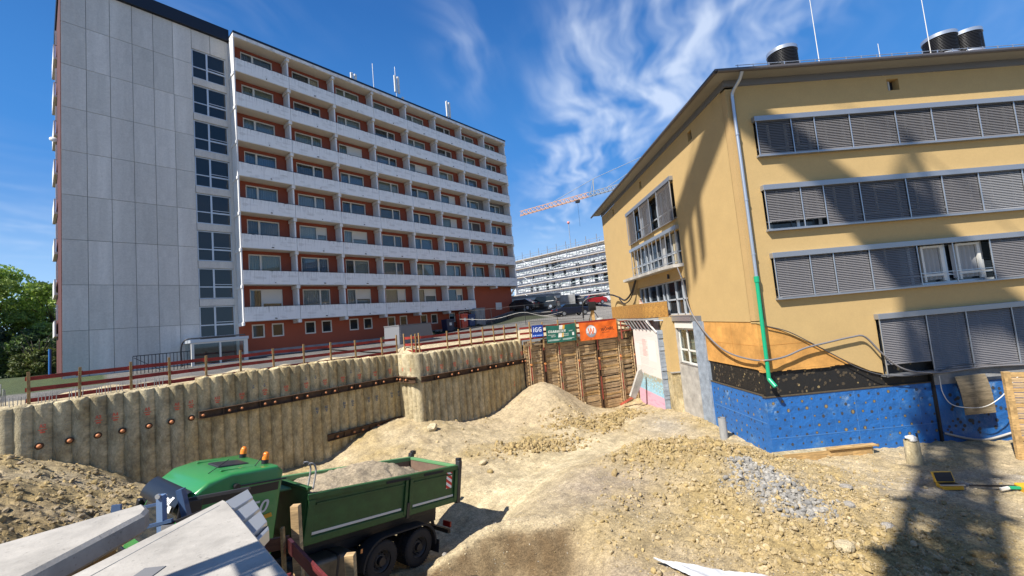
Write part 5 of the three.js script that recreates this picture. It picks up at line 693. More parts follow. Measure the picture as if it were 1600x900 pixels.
  part('cylinder', rod([4.2, 1.1, 0], [4.2, 2.3, 0], 0.13, 14), M.steelD, t);
  // load
  { const nx = 70, nz = 34; const g = gridMesh(nx, nz, (i, j) => { const x = mix(BR + 0.1, BF - 0.08, i / (nx - 1)), z = mix(-W + 0.08, W - 0.08, j / (nz - 1)); const m = 0.40 * Math.exp(-(((x - 0.9) / 1.9) ** 2) - ((z / 1.0) ** 2)); let y = 2.34 + m + 0.26 * sstep(-0.2, 1.2, x) * (1 - Math.abs(z) * 0.2) - 0.35 * (1 - sstep(-1.3, -0.4, x)) + 0.20 * fbm(x * 1.7, z * 1.7, 3, 4) + 0.05 * fbm(x * 8, z * 8, 6, 3); y = Math.min(y, 2.6 + 0.55 * (1 - Math.abs(z) / W)); const k = 1 + 0.35 * fbm(x * 6, z * 6, 2, 3); return [x, y, z, [0.52 * k, 0.43 * k, 0.30 * k]]; }); { const P = g.attributes.position, u = g.attributes.uv; for (let i = 0; i < P.count; i++) u.setXY(i, P.getX(i), P.getZ(i) + P.getY(i)); } part('soil_load', g, terrainMat, t); }
  // cab
  const CB = 4.55, c = sub('cab', t); const prof = [[CB, 0.95], [6.62, 0.62], [6.62, 1.0], [6.62, 1.75], [6.55, 2.05], [6.30, 2.85], [6.20, 3.06], [6.0, 3.24], [5.6, 3.35], [CB + 0.1, 3.38], [CB, 3.3]];
  { const sh = new THREE.Shape(prof.map(q => new THREE.Vector2(...q))); const g = new THREE.ExtrudeGeometry(sh, { depth: 2.06, bevelEnabled: true, bevelSize: 0.07, bevelThickness: 0.09, bevelSegments: 4 }); g.translate(0, 0, -1.03); part('shell', muv(toCreasedNormals(g.toNonIndexed(), 0.6)), paint, c); }
  for (const z of [-0.75, 0.68]) part('roof_ridge', rbx(CB + 0.1, 5.7, 3.415, 3.44, z, z + 0.07, 0.01), paint, c);
  part('roof_hatch', rbx(4.95, 5.6, 3.41, 3.46, -0.32, 0.32, 0.02), M.steelD, c);
  // windscreen, side window, black band
  const quad = (a, b2, c2, d) => { const g = new THREE.BufferGeometry(); g.setAttribute('position', new THREE.Float32BufferAttribute([...a, ...b2, ...c2, ...a, ...c2, ...d], 3)); g.computeVertexNormals(); return muv(g); };
  part('windscreen', quad([6.64, 2.03, -0.98], [6.64, 2.03, 0.98], [6.385, 2.86, 0.98], [6.385, 2.86, -0.98]), M.glassD, c);
  for (const sd of [-1, 1]) { const z = sd * 1.128; part('side_window', extr([[5.45, 2.02], [6.45, 1.95], [6.36, 2.62], [6.1, 2.72], [5.45, 2.72]], 0.01).translate(0, 0, z), M.glassD, c); if (sd < 0) part('corner_deflector', rbx(6.1, 6.5, 2.5, 3.02, -1.2, -1.13, 0.03), M.black, c); part('black_band', extr([[CB + 0.02, 2.92], [6.25, 2.86], [6.18, 3.03], [CB + 0.02, 3.10]], 0.012).translate(0, 0, z), M.black, c); part('door_line', merge([bx(5.38, 5.4, 1.0, 2.74, z - 0.004, z + 0.008), bx(6.5, 6.52, 1.0, 2.0, z - 0.004, z + 0.008)]), M.black, c); part('door_handle', rbx(5.45, 5.65, 1.8, 1.86, z - 0.02 * sd, z + 0.03 * sd, 0.01), M.black, c);
    part('mirror', rbx(6.3, 6.5, 2.0, 2.65, sd * 1.36, sd * 1.55, 0.04), M.black, c); part('mirror_arm', merge([bar([6.4, 2.6, sd * 1.1], [6.4, 2.65, sd * 1.4], 0.04), bar([6.4, 2.05, sd * 1.1], [6.4, 2.05, sd * 1.4], 0.04)]), M.black, c);
    part('wheel_arch', extr(Array.from({ length: 14 }, (_, i) => [5.15 + Math.cos(i * 0.242) * 0.66, 0.52 + Math.sin(i * 0.242) * 0.66]).concat(Array.from({ length: 14 }, (_, i) => [5.15 + Math.cos((13 - i) * 0.242) * 0.58, 0.52 + Math.sin((13 - i) * 0.242) * 0.58])), 0.16).translate(0, 0, sd > 0 ? 1.05 : -1.21), M.rubber, c); }
  part('sun_visor', (() => { const g = new THREE.CylinderGeometry(0.46, 0.46, 2.2, 20, 1, true, Math.PI - 1.45, 1.05); g.rotateX(Math.PI / 2); return g.translate(6.12, 2.74, 0); })(), new THREE.MeshPhysicalMaterial({ color: LC(0.010, 0.010, 0.012), roughness: 0.3, side: THREE.DoubleSide }), c);
  part('visor_sticker', new THREE.PlaneGeometry(0.18, 0.12).rotateY(Math.PI / 2).rotateZ(0.2).translate(6.60, 2.86, -0.95), M.frameW, c);
  { const tv = canvasTex(256, 96, (q, w, h) => { q.fillStyle = '#000'; q.fillRect(0, 0, w, h); q.fillStyle = '#fff'; q.font = 'italic bold 70px serif'; q.fillText('Handl', 30, 70); }); const m = mat(LC(0.85, 0.85, 0.85), { alphaMap: tv, transparent: true }); const g = new THREE.CylinderGeometry(0.467, 0.467, 0.75, 10, 1, true, Math.PI - 1.4, 0.6); g.rotateX(Math.PI / 2).rotateX(0); const uvA = g.attributes.uv; for (let i = 0; i < uvA.count; i++) { const u = uvA.getX(i), v = uvA.getY(i); uvA.setXY(i, 1 - v, u); } part('visor_lettering', g.translate(6.12, 2.74, -0.45), m, c); }
  { const tn = canvasTex(256, 160, (q, w, h) => { q.fillStyle = '#000'; q.fillRect(0, 0, w, h); q.fillStyle = '#fff'; q.font = 'italic bold 110px sans-serif'; q.fillText('450', 16, 104); }); part('model_lettering', new THREE.PlaneGeometry(0.86, 0.54).rotateY(Math.PI).translate(5.0, 2.56, -1.14), mat(LC(0.55, 0.57, 0.58), { alphaMap: tn, transparent: true, roughness: 0.4 }), c); part('yellow_flash', extr([[4.62, 2.36], [4.98, 2.31], [5.0, 2.38], [4.66, 2.45]], 0.004).translate(0, 0, -1.145), mat(LC(0.55, 0.30, 0.03)), c); }
  part('cab_back', bx(CB - 0.09, CB - 0.02, 0.95, 3.1, -1.0, 1.0), M.black, c); part('grille', rbx(6.78, 6.83, 1.0, 1.9, -0.8, 0.8, 0.02), M.black, c); part('bumper', rbx(6.55, 6.9, 0.35, 0.9, -1.2, 1.2, 0.06), paint, c); for (const sd of [-1, 1]) part('headlight', rbx(6.8, 6.92, 0.6, 0.85, sd * 0.75, sd * 1.12, 0.03), M.frameA, c);
  part('side_pole', rod([CB - 0.1, 3.16, -1.2], [5.5, 3.14, -1.19], 0.02, 8), M.black, c); part('pole_foot', rod([5.5, 3.14, -1.1], [5.5, 3.14, -1.24], 0.06, 10), M.black, c);
  const amber = mat(LC(0.85, 0.22, 0.02), { roughness: 0.25 });
  for (const z of [-0.62, 0.62]) { const q = sub('beacon', t, [4.72, 3.42, z]); part('foot', rod([0, 0, 0], [0, 0.12, 0], 0.08, 14), M.black, q); part('dome', new THREE.LatheGeometry([[0.075, 0.12], [0.075, 0.19], [0.065, 0.25], [0.04, 0.29], [0, 0.30]].map(e => new THREE.Vector2(...e)), 18), amber, q); }
  part('antenna', merge([rod([5.85, 3.36, -0.5], [5.45, 3.6, -0.42], 0.008, 5), rod([5.0, 3.44, -0.75], [4.8, 3.68, -0.7], 0.01, 5)]), M.black, c);
}

// ---------- concrete slabs, rack, tray and barrier beside the photographer ----------
function prism(pts, y0, y1, bev) { const g = new THREE.ExtrudeGeometry(new THREE.Shape(pts.map(p => new THREE.Vector2(p[0], -p[1]))), { depth: y1 - y0 - 2 * bev, bevelEnabled: true, bevelSize: bev, bevelThickness: bev, bevelSegments: 1, bevelOffset: -bev }); g.rotateX(-Math.PI / 2).translate(0, y0 + bev, 0); return muv(g); }
{ const t = thing('concrete_slab', 'large pale precast concrete slab in front of the metal tray', 'concrete slab'); part('body', prism([[-2.80, -4.12], [-2.72, -4.06], [-1.47, -2.73], [0.1, -1.0], [-3.3, -1.0], [-3.06, -2.99]], 0.02, 0.20, 0.012), M.slabC, t); part('lifting_pocket', bx(-2.56, -2.42, 0.198, 0.206, -2.98, -2.86), M.frieze, t); part('form_line', bar([-2.74, 0.2015, -3.98], [-2.95, 0.2015, -2.6], 0.006, 0.003), M.concG, t);
  for (const [x, z] of [[-2.6, -3.4], [-1.5, -1.8], [-2.9, -1.4]]) part('timber_block', bx(x - 0.1, x + 0.1, -0.98, 0.018, z - 0.1, z + 0.1), M.timber, t); }
{ const t = thing('concrete_slab', 'narrower chamfered concrete slab beside the blue rack', 'concrete slab'); part('body', prism([[-3.60, -4.20], [-3.44, -4.06], [-3.38, -3.94], [-3.43, -1.6], [-6.6, -1.4], [-4.85, -3.05], [-4.24, -3.6]], 0.03, 0.215, 0.03), M.slabC, t); for (const [x, z] of [[-3.7, -3.8], [-4.0, -1.9]]) part('timber_block', bx(x - 0.1, x + 0.1, -0.98, 0.028, z - 0.1, z + 0.1), M.timber, t); }
{ const bl = mat(LC(0.06, 0.11, 0.22), { roughness: 0.4, metalness: 0.3 }), t = thing('steel_rack', 'blue steel transport rack behind the concrete slabs', 'rack');
  const z = -4.42; part('post', bx(-3.65, -3.59, -0.95, 0.20, z - 0.03, z + 0.03), mat(LC(0.13, 0.21, 0.36), { roughness: 0.4 }), t); part('post', bar([-3.52, 0.20, z - 0.12], [-3.38, -0.5, z - 0.12], 0.06), bl, t); part('rail', bar([-4.12, 0.05, z], [-3.62, 0.12, z], 0.025), bl, t); part('rail', bar([-3.6, -0.10, z + 0.02], [-2.95, 0.06, z - 0.1], 0.02), M.steelD, t); part('rail', bar([-3.95, -0.12, z + 0.02], [-3.5, -0.05, z + 0.02], 0.03), bl, t); part('lug', extr([[-0.05, -0.05], [0.05, -0.05], [0.05, 0.05], [-0.04, 0.05]], 0.02).translate(-4.06, 0.10, z), bl, t); part('bolt', rod([-3.62, 0.2, z + 0.031], [-3.62, 0.2, z + 0.05], 0.025, 12), M.zinc, t); part('foot_beam', bar([-4.2, -0.9, z], [-2.7, -0.9, z], 0.1), bl, t); part('grey_plate', bx(-3.58, -3.40, -0.16, -0.08, z + 0.05, z + 0.06), M.alu, t); }
{ const t = thing('metal_tray', 'galvanised metal tray with three ribs beside the big slab', 'tray'); const A = [-2.93, -4.35], B = [-2.89, -4.64], Cc = [-2.21, -3.81], D = [-2.19, -3.56]; // long strips across
  const P = (u, v) => [mix(mix(A[0], D[0], u), mix(B[0], Cc[0], u), v), mix(mix(A[1], D[1], u), mix(B[1], Cc[1], u), v)];
  for (let k = 0; k < 3; k++) { const a = P(k / 3, 0), b = P(k / 3, 1), c = P((k + 0.88) / 3, 1), d = P((k + 0.88) / 3, 0); part('sheet', prism([a, b, c, d], 0.06 - k * 0.012, 0.10 - k * 0.012, 0.004), M.zinc, t); }
  part('base_sheet', prism([P(0, -0.6), P(0, 1), P(1, 1), P(1, -0.1)], 0.01, 0.04, 0.004), M.steelD, t); part('end_flap', prism([P(1, -0.05), P(1, 1), P(1.06, 0.95), P(1.06, 0.15)], -0.05, 0.05, 0.004), M.zinc, t); part('edge_bar', bar([-3.5, 0.06, -4.62], [-2.88, 0.1, -4.66], 0.03), M.steelD, t); for (const [x, z] of [[-2.8, -4.4], [-2.3, -3.8]]) part('leg', bx(x - 0.04, x + 0.04, -0.97, 0.008, z - 0.04, z + 0.04), mat(LC(0.05, 0.08, 0.2)), t); }
{ const t = thing('barrier', 'near timber barrier with dark red boards at the pit edge', 'guard rail');
  const p = (x, z, y1, w, d, m) => part('post', rbx(x - w / 2, x + w / 2, -1.8, y1, z - d / 2, z + d / 2, 0.006, 1), m, t);
  p(-2.32, -4.5, -0.06, 0.085, 0.07, M.timberL); p(-2.40, -4.38, -0.22, 0.028, 0.05, M.timber); p(-1.36, -3.42, -0.06, 0.075, 0.06, M.timberL);
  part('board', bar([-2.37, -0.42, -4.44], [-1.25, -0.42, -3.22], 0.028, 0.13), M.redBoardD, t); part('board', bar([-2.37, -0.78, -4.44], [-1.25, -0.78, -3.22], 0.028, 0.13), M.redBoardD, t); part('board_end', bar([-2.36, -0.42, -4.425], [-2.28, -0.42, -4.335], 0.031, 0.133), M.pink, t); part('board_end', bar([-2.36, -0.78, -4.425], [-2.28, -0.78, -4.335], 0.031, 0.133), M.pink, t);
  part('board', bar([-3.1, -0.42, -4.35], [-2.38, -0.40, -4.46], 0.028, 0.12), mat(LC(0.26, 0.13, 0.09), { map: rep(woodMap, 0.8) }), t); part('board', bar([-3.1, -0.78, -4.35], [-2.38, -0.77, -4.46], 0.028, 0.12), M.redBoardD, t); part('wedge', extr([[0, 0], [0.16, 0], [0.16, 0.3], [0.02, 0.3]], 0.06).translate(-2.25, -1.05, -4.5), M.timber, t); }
{ // white geotextile sheet on the near slope
  const nx = 60, nz = 14, g = gridMesh(nx, nz, (i, j) => { const u = i / (nx - 1), v = (j / (nz - 1) - 0.5), w = 0.05 + 0.95 * Math.min(1, u * 2.0); const x = mix(3.28, 6.0, u) + 0.32 * v * w, z = mix(-10.96, -8.6, u) - 0.62 * v * w; let h = 0; for (const [a, b] of [[0, 0], [0.3, 0], [-0.3, 0], [0, 0.3], [0, -0.3]]) h += pitY(x + a, z + b) / 5; return [x, h + 0.13 + 0.03 * Math.sin(u * 9 + v * 5) * w + 0.02 * Math.sin(v * 9 + u * 14), z, [1, 1, 1]]; }); const m = part('fleece_sheet', g, mat(LC(0.46, 0.47, 0.48), { roughness: 0.7, side: THREE.DoubleSide }), scene); tag(m, 'strip of white fleece sheet lying on the near slope', 'sheet'); }
// ---------- small things on the pit floor ----------
{ const y = pitY(10.6, -21.1); const t = thing('concrete_pipe', 'short grey concrete pipe standing against the blue membrane', 'pipe', [10.55, y, -21.1]); part('tube', new THREE.LatheGeometry([[0.15, -0.1], [0.19, -0.1], [0.19, 1.0], [0.15, 1.0], [0.15, -0.1]].map(p => new THREE.Vector2(...p)), 20), M.concG, t); }
{ const y = pitY(15.8, -16.5); const t = thing('concrete_pipe', 'sandy concrete pipe with a white bag over its top', 'pipe', [15.7, y, -16.5]); part('tube', new THREE.LatheGeometry([[0.2, -0.1], [0.26, -0.1], [0.24, 0.9], [0.2, 0.9]].map(p => new THREE.Vector2(...p)), 20), M.pileG, t); const g = new THREE.IcosahedronGeometry(0.2, 3), p = g.attributes.position; for (let i = 0; i < p.count; i++) { const k = 0.8 + 0.5 * n3(p.getX(i) * 6, p.getY(i) * 6, p.getZ(i) * 6); p.setXYZ(i, p.getX(i) * k * 1.2, p.getY(i) * k * 0.7, p.getZ(i) * k); } g.computeVertexNormals(); part('bag', g.translate(-0.05, 1.0, 0.1), M.frameW, t); part('stake', bar([0.28, 0, 0], [0.26, 1.15, 0], 0.05), M.steelD, t); }
{ const y = pitY(14.3, -13.9), ym = mat(LC(0.62, 0.36, 0.03), { roughness: 0.45 }); const t = thing('tool_case', 'open yellow tool case with a black lining in the crane shadow', 'tool case', [14.25, y + 0.02, -14.0], rad(-12)); t.scale.setScalar(0.68); part('base', rbx(-0.42, 0.42, 0, 0.18, 0, 0.5, 0.03), ym, t); part('insert', bx(-0.37, 0.37, 0.181, 0.19, 0.04, 0.46), M.black, t); const l = part('lid', rbx(-0.42, 0.42, 0, 0.5, -0.07, 0.05, 0.03), ym, t); l.position.set(0, 0.17, 0); l.rotation.x = -0.35; const k = part('lid_lining', rbx(-0.37, 0.37, 0.04, 0.46, 0.05, 0.06, 0.004), M.black, t); k.position.set(0, 0.17, 0); k.rotation.x = -0.35; part('level_rail', bar([-0.55, 0.24, 0.5], [0.45, 0.24, 0.52], 0.05), M.zinc, t);
  const y2 = pitY(16.4, -13.2); const c = thing('tool_case', 'closed yellow tool case at the end of the measuring staff', 'tool case', [16.35, y2 + 0.02, -13.1], rad(-14)); part('body', rbx(-0.5, 0.5, 0, 0.26, -0.25, 0.25, 0.05), ym, c); part('latch', bx(-0.25, -0.15, 0.08, 0.18, 0.25, 0.27), M.black, c); part('latch', bx(0.15, 0.25, 0.08, 0.18, 0.25, 0.27), M.black, c);
  const s = thing('measuring_staff', 'dark measuring staff lying between the two yellow cases', 'staff'); part('rod', bar([14.8, pitY(14.8, -13.8) + 0.12, -13.75], [16.0, pitY(16, -13.4) + 0.1, -13.35], 0.05), M.steelD, s); part('green_tip', bar([15.6, pitY(15.6, -13.3) + 0.12, -13.3], [15.9, pitY(15.9, -13.2) + 0.12, -13.22], 0.07), M.green, s); part('white_tip', bar([15.35, pitY(15.4, -13.3) + 0.12, -13.35], [15.58, pitY(15.6, -13.3) + 0.12, -13.3], 0.07), M.frameW, s); }
{ const t = thing('broken_slab', 'pale broken wall slab leaning at the end of the timber shoring', 'slab', [9.5, -3.85, -31.3]); t.rotation.set(0.12, 0.3, -0.32); part('slab', extr([[-0.35, -1.05], [0.1, -1.2], [0.35, -0.2], [0.42, 0.6], [0.1, 1.1], [-0.1, 0.9]], 0.16, 0.01), M.conc, t); }
{ const t = thing('red_beam', 'red steel beam poking out of the soil by the shoring', 'beam'); part('beam', bar([8.6, -5.75, -33.0], [9.7, -5.0, -32.3], 0.16), M.redSteel, t); }

// ---------- beyond the pit: site office things, street, cars, scaffolded building ----------
const gAt = (x, z) => groundY(...toUV(x, z));
{ const x = 9.1, z = -42, y = gAt(x, z); const t = thing('marker_post', 'yellow timber post with a black box beside the street', 'post', [x, y - 0.1, z]); part('post', rbx(-0.16, 0.16, 0, 1.2, -0.12, 0.12, 0.02), M.plank3, t); part('box', rbx(-0.35, 0.35, 1.15, 2.05, -0.25, 0.25, 0.04), M.black, t); part('strut', bar([-0.5, 0, 0.2], [-0.1, 1.1, 0], 0.07), M.timber, t); part('strut', bar([0.7, 0, 0.2], [0.2, 1.0, 0], 0.07), M.steelD, t); part('sand_bag', new THREE.SphereGeometry(0.4, 12, 8).scale(1, 0.5, 0.8).translate(0.65, 0.2, 0.2), M.concG, t); }
function makeCar(name, label, [x, z], ry, colour, suv, g) {
  const t = thing(name, label, 'car', [x, gAt(x, z) + 0.02, z], ry, g), h = suv ? 1.68 : 1.45, L = suv ? 2.2 : 2.3, pm = new THREE.MeshPhysicalMaterial({ color: colour, roughness: 0.3, clearcoat: 0.8, clearcoatRoughness: 0.05 });
  const body = [[-L, 0.35], [L - 0.1, 0.35], [L, 0.6], [L - 0.15, 0.85], [L - 1.05, 0.98], [-L + 0.35, 1.02], [-L, 0.9]]; const cab = suv ? [[-L + 0.08, 0.98], [L - 1.1, 0.95], [L - 1.65, h - 0.06], [-L + 0.4, h - 0.02]] : [[-L + 0.45, 1.0], [L - 1.05, 0.95], [L - 1.85, h - 0.04], [-L + 1.2, h]];
  part('body', extr(body, 1.66, 0.06).translate(0, 0, -0.83), pm, t); part('cabin_glass', extr(cab, 1.42, 0.04).translate(0, 0, -0.71), M.glassD, t); const cx = cab[3][0], dx = cab[2][0]; part('roof', rbx(cx, dx, h - 0.04, h + 0.03, -0.7, 0.7, 0.03), pm, t); for (const sd of [-1, 1]) part('pillar', merge([bar([cab[1][0], 0.95, sd * 0.77], [dx, h, sd * 0.7], 0.06), bar([cab[0][0], 1.0, sd * 0.77], [cx, h, sd * 0.7], 0.1), bar([(cx + dx) / 2, 0.98, sd * 0.77], [(cx + dx) / 2, h, sd * 0.72], 0.08)]), pm, t);
  for (const wx of [-L + 0.85, L - 0.85]) for (const wz of [-0.8, 0.8]) { const w = sub('wheel', t, [wx, 0.33, wz]); part('tyre', disc(0.33, 0.22, 0, 0, 0, 24), M.rubber, w); part('rim', disc(0.2, 0.235, 0, 0, 0, 16), M.zinc, w); }
  for (const sd of [-1, 1]) { part('headlight', rbx(L - 0.12, L - 0.0, 0.66, 0.8, sd * 0.5, sd * 0.85, 0.02), M.frameA, t); part('tail_lamp', rbx(-L - 0.07, -L + 0.05, 0.75, 0.92, sd * 0.55, sd * 0.85, 0.02), mat(LC(0.3, 0.01, 0.01), { roughness: 0.3 }), t); part('mirror', rbx(L - 1.5, L - 1.35, 0.98, 1.12, sd * 0.85, sd * 1.0, 0.03), pm, t); }
}
makeCar('parked_car', 'dark blue saloon car on the street before the red car', [8.6, -52], rad(18), LC(0.01, 0.015, 0.035), false);
makeCar('parked_car', 'red car half hidden behind the black box post', [13.6, -63], rad(200), LC(0.45, 0.015, 0.02), false);
makeCar('parked_car', 'white estate car at the corner of the yellow building', [18.2, -68], rad(190), LC(0.78, 0.79, 0.8), true);
makeCar('parked_car', 'black car parked under the grey carport beside the red wall', [2.4, -54.5], rad(150), LC(0.008, 0.009, 0.012), false, 'dark cars by the carport');
makeCar('parked_car', 'black car parked closest to the end of the carport', [5.4, -56], rad(160), LC(0.01, 0.01, 0.012), true, 'dark cars by the carport');
makeCar('parked_car', 'black car behind the carport wall near the scaffold', [10.5, -62], rad(160), LC(0.012, 0.012, 0.016), false, 'dark cars by the carport');
{ const t = thing('carport', 'flat roofed grey carport in front of the scaffolded building', 'carport', [0, 0, 0]); const y = 2.6; part('roof', bx(-6, 8.4, y + 1.95, y + 2.3, -64, -58.5), M.concG, t); part('fascia', bx(-6, 8.3, y + 1.6, y + 1.94, -58.8, -58.5), M.frameW, t); part('end_wall', bx(7.2, 10.5, 1.5, y + 1.94, -59.4, -59.1), M.concG, t); for (const x of [-5, -1, 3, 7]) part('post', bx(x, x + 0.2, 1.5, y + 1.94, -58.8, -58.6), M.frameW, t); part('back_wall', bx(-6, 7, 1.5, y + 1.94, -64, -63.8), M.cur3, t); }
{ const t = thing('retaining_bank', 'dark low retaining wall below the parked black cars', 'wall', [0, 0, 0]); part('wall', muv(bar([0.5, 1.5, -49.5], [9.5, 1.35, -54.5], 0.3, 1.6)), M.steelD, t); }
{ const t = thing('mesh_fence', 'temporary wire mesh fence along the street edge', 'fence'); const pts = [[-4.5, -43], [-1.2, -42.2], [2.2, -41.6], [5.4, -41.6], [8.2, -42.4]]; pts.forEach(([x, z], i) => { const y = gAt(x, z); part('post', rod([x, y - 0.1, z], [x, y + 2.0, z], 0.03), M.steelD, t); if (i) { const [a, b] = pts[i - 1], ya = gAt(a, b); part('rail', rod([a, ya + 1.95, b], [x, y + 1.95, z], 0.018), M.steelD, t); part('rail', rod([a, ya + 0.25, b], [x, y + 0.25, z], 0.018), M.steelD, t); const m = []; for (let k = 1; k < 16; k++) { const u = k / 16, px = mix(a, x, u), pz = mix(b, z, u), py = mix(ya, y, u); m.push(rod([px, py + 0.25, pz], [px, py + 1.95, pz], 0.005, 4)); } part('wire_mesh', merge(m), M.steelD, t); } }); part('tape', tube([[-4.5, 2.2, -42.9], [-1, 1.9, -42], [2, 2.3, -41.5], [4, 1.8, -41.5], [6, 2.0, -41.8]], 0.014, 40), M.frameW, t); }
{ // building wrapped in white sheeting behind scaffolding
  const A = [5.2, -98], B = [21.9, -80], dx = B[0] - A[0], dz = B[1] - A[1], L = Math.hypot(dx, dz), ry = Math.atan2(-dz, dx), E = L + 14;
  const t = thing('wrapped_building', 'long building wrapped in white sheeting with dark window openings', 'building', [A[0], 0, A[1]], ry);
  const wins = []; for (const [y, list] of [[12.2, [[7.6, 1.2, 1.5], [9.3, 2.6, 1.8]]], [10.2, [[3.2, 0.7, 1.3], [7.6, 0.9, 1.6], [9.1, 0.9, 1.6], [12.5, 0.8, 1.8], [16.0, 1.0, 2.1], [20, 1.0, 2.0], [22.3, 1.2, 2.0]]], [7.4, [[2.4, 0.8, 1.6], [4.2, 0.8, 1.6], [7.3, 0.8, 1.7], [9.1, 0.9, 1.7], [10.9, 0.8, 1.3], [14.3, 1.2, 2.0], [16.5, 1.0, 2.0], [20.4, 0.9, 2.0], [22.5, 1.3, 2.2]]], [4.6, [[1.2, 0.9, 1.8], [12.9, 0.6, 1.2], [18.5, 0.8, 1.6], [20.4, 0.8, 1.6]]]]) for (const [s, w, h] of list) wins.push([s, s + w, y, y + h]);
  { const sh = new THREE.Shape([[-3, 0], [E, 0], [E, 15.2], [-3, 15.2]].map(p => new THREE.Vector2(...p))); for (const [a, b, c, d] of wins) sh.holes.push(new THREE.Path([[a, c], [a, d], [b, d], [b, c]].map(p => new THREE.Vector2(...p)))); part('wall', muv(new THREE.ExtrudeGeometry(sh, { depth: 0.4, bevelEnabled: false })).translate(0, 0, -0.5), mat(LC(0.60, 0.63, 0.67), { roughness: 0.5 }), t); }
  part('core', bx(-2.9, E, 0, 15.1, -9, -1.2), M.greyWall, t); part('roof', bx(-3.2, E, 15.2, 15.5, -9.2, 0.2), M.concG, t);
  for (const [a, b, c, d] of wins) { const w = sub('window', t, [a, c, -0.45]); part('pane', bx(0, b - a, 0, d - c, -0.03, 0), M.glassD, w); if (b - a > 2) part('frame', merge([0, 0.65, 1.3, 1.95, 2.55].map(x => bx(x, x + 0.06, 0, d - c, 0, 0.06)).concat([bx(0, 2.6, 0.85, 0.92, 0.06, 0.08)])), M.frameA, w); }
  // wavy sheeting strips bulging between the scaffold ties
  for (let k = 0; k < 7; k++) for (let q = 0; q < 2; q++) { const y = 1.6 + k * 2 + q * 0.9, n = 120, g = new THREE.PlaneGeometry(E + 2, 0.17, n, 1), p = g.attributes.position; for (let i = 0; i < p.count; i++) { const x = p.getX(i); p.setZ(i, 0.08 + 0.1 * Math.sin(x * 2.4 + k * 2 + q)); p.setY(i, p.getY(i) + 0.16 * Math.sin(x * 1.7 + k + q * 2) + 0.08 * Math.sin(x * 4.1 + k * 3)); } g.computeVertexNormals(); const inWin = false; if (k !== 3 || q) part('sheeting', g.translate(E / 2 - 1, y, 0.02), mat(LC(0.26 + 0.1 * q, 0.33 + 0.1 * q, 0.44), { roughness: 0.35, side: THREE.DoubleSide }), t); }
  const s = thing('scaffolding', 'steel scaffolding standing before the white wrapped building', 'scaffold', [A[0], 0, A[1]], ry);
  for (let x = -2.5; x < E; x += 2.57) { part('standard', rod([x, 1, 1.9], [x, 17.0, 1.9], 0.07, 6), M.alu, s); part('standard', rod([x, 1, 1.0], [x, 16.0, 1.0], 0.05, 6), M.zinc, s); }
  for (let k = 0; k < 7; k++) { const y = 3.2 + k * 2; part('deck', bx(-2.5, E, y - 0.07, y, 0.95, 1.95), mat(LC(0.50, 0.42, 0.34), { map: rep(woodMap, 0.5) }), s); part('toe_board', bx(-2.5, E, y, y + 0.18, 1.93, 1.97), mat(LC(0.40, 0.38, 0.36)), s); for (const h of [0.5, 1.0]) part('ledger', rod([-2.5, y + h, 1.95], [E, y + h, 1.95], 0.035, 6), M.zinc, s); }
  for (let k = 0; k < 6; k++) { const y = 3.2 + k * 2; part('stair_flight', bar([-2.3 + (k % 2) * 2.2, y, 2.4], [-0.1 - (k % 2) * 2.2, y + 2, 2.4], 0.6, 0.12), M.zinc, s); part('brace', rod([2.6 + (k % 2) * 2.57, y, 2.0], [5.2 - (k % 2) * 2.57, y + 2, 2.0], 0.035, 6), M.zinc, s); }
}
{ // far tower crane whose jib shows above the roofs
  const z = -150, t = thing('tower_crane', 'far pale orange tower crane jib reaching over the roofs', 'crane'); const or = mat(LC(0.62, 0.36, 0.22)), gr = mat(LC(0.30, 0.32, 0.34)); const P = (x, dy = 0, dz = 0) => [x, mix(39.65, 47.32, (x - 9.5) / 39.65) + dy, z + dz];
  const seg = (x0, x1, m, name) => { const l = [bar(P(x0, 1.6), P(x1, 1.6), 0.22), bar(P(x0, 0, -0.7), P(x1, 0, -0.7), 0.2), bar(P(x0, 0, 0.7), P(x1, 0, 0.7), 0.2)]; for (let x = x0; x < x1 - 1; x += 1.6) { l.push(bar(P(x, 0, -0.7), P(x + 0.8, 1.6), 0.12), bar(P(x + 0.8, 1.6), P(x + 1.6, 0, -0.7), 0.12), bar(P(x, 0, 0.7), P(x + 0.8, 1.6), 0.12), bar(P(x + 0.8, 1.6), P(x + 1.6, 0, 0.7), 0.12), bar(P(x, 0, -0.7), P(x + 1.6, 0, 0.7), 0.1)); } return part(name, merge(l), m, t); };
  seg(9.5, 35.5, or, 'jib'); seg(35.5, 70, gr, 'inner_jib'); part('jib_strut', merge([bar(P(37.6, 0.5), P(37.9, 6.2), 0.3), bar(P(36.2, 0.5), P(37.9, 6.2), 0.18)]), gr, t); part('stay', merge([rod(P(22, 1.7), P(37.9, 6.2), 0.1, 5), rod(P(37.9, 6.2), P(70, 11.5), 0.1, 5), rod(P(43, 1.7), P(70, 11.5), 0.1, 5)]), gr, t); part('trolley', bx(30.5, 32, P(31)[1] - 1, P(31)[1] - 0.3, z - 0.8, z + 0.8), M.steelD, t); part('hoist_rope', rod([31.2, P(31)[1] - 1, z], [31.2, P(31)[1] - 10, z], 0.04, 4), M.steelD, t); part('mast', merge([-0.9, 0.9].flatMap(a => [-0.9, 0.9].map(b => bar([70 + a, 0, z + b], [70 + a, 64, z + b], 0.25)))), gr, t); }
{ const z = -110, t = thing('flag_mast', 'thin mast with a pink lamp head behind the scaffold roof', 'mast'); const x = 19.8; part('pole', rod([x, 10, z], [x, 26.2, z], 0.12, 6), M.zinc, t); part('head', new THREE.SphereGeometry(0.38, 10, 8).translate(x, 26.5, z), mat(LC(0.7, 0.25, 0.22)), t); }

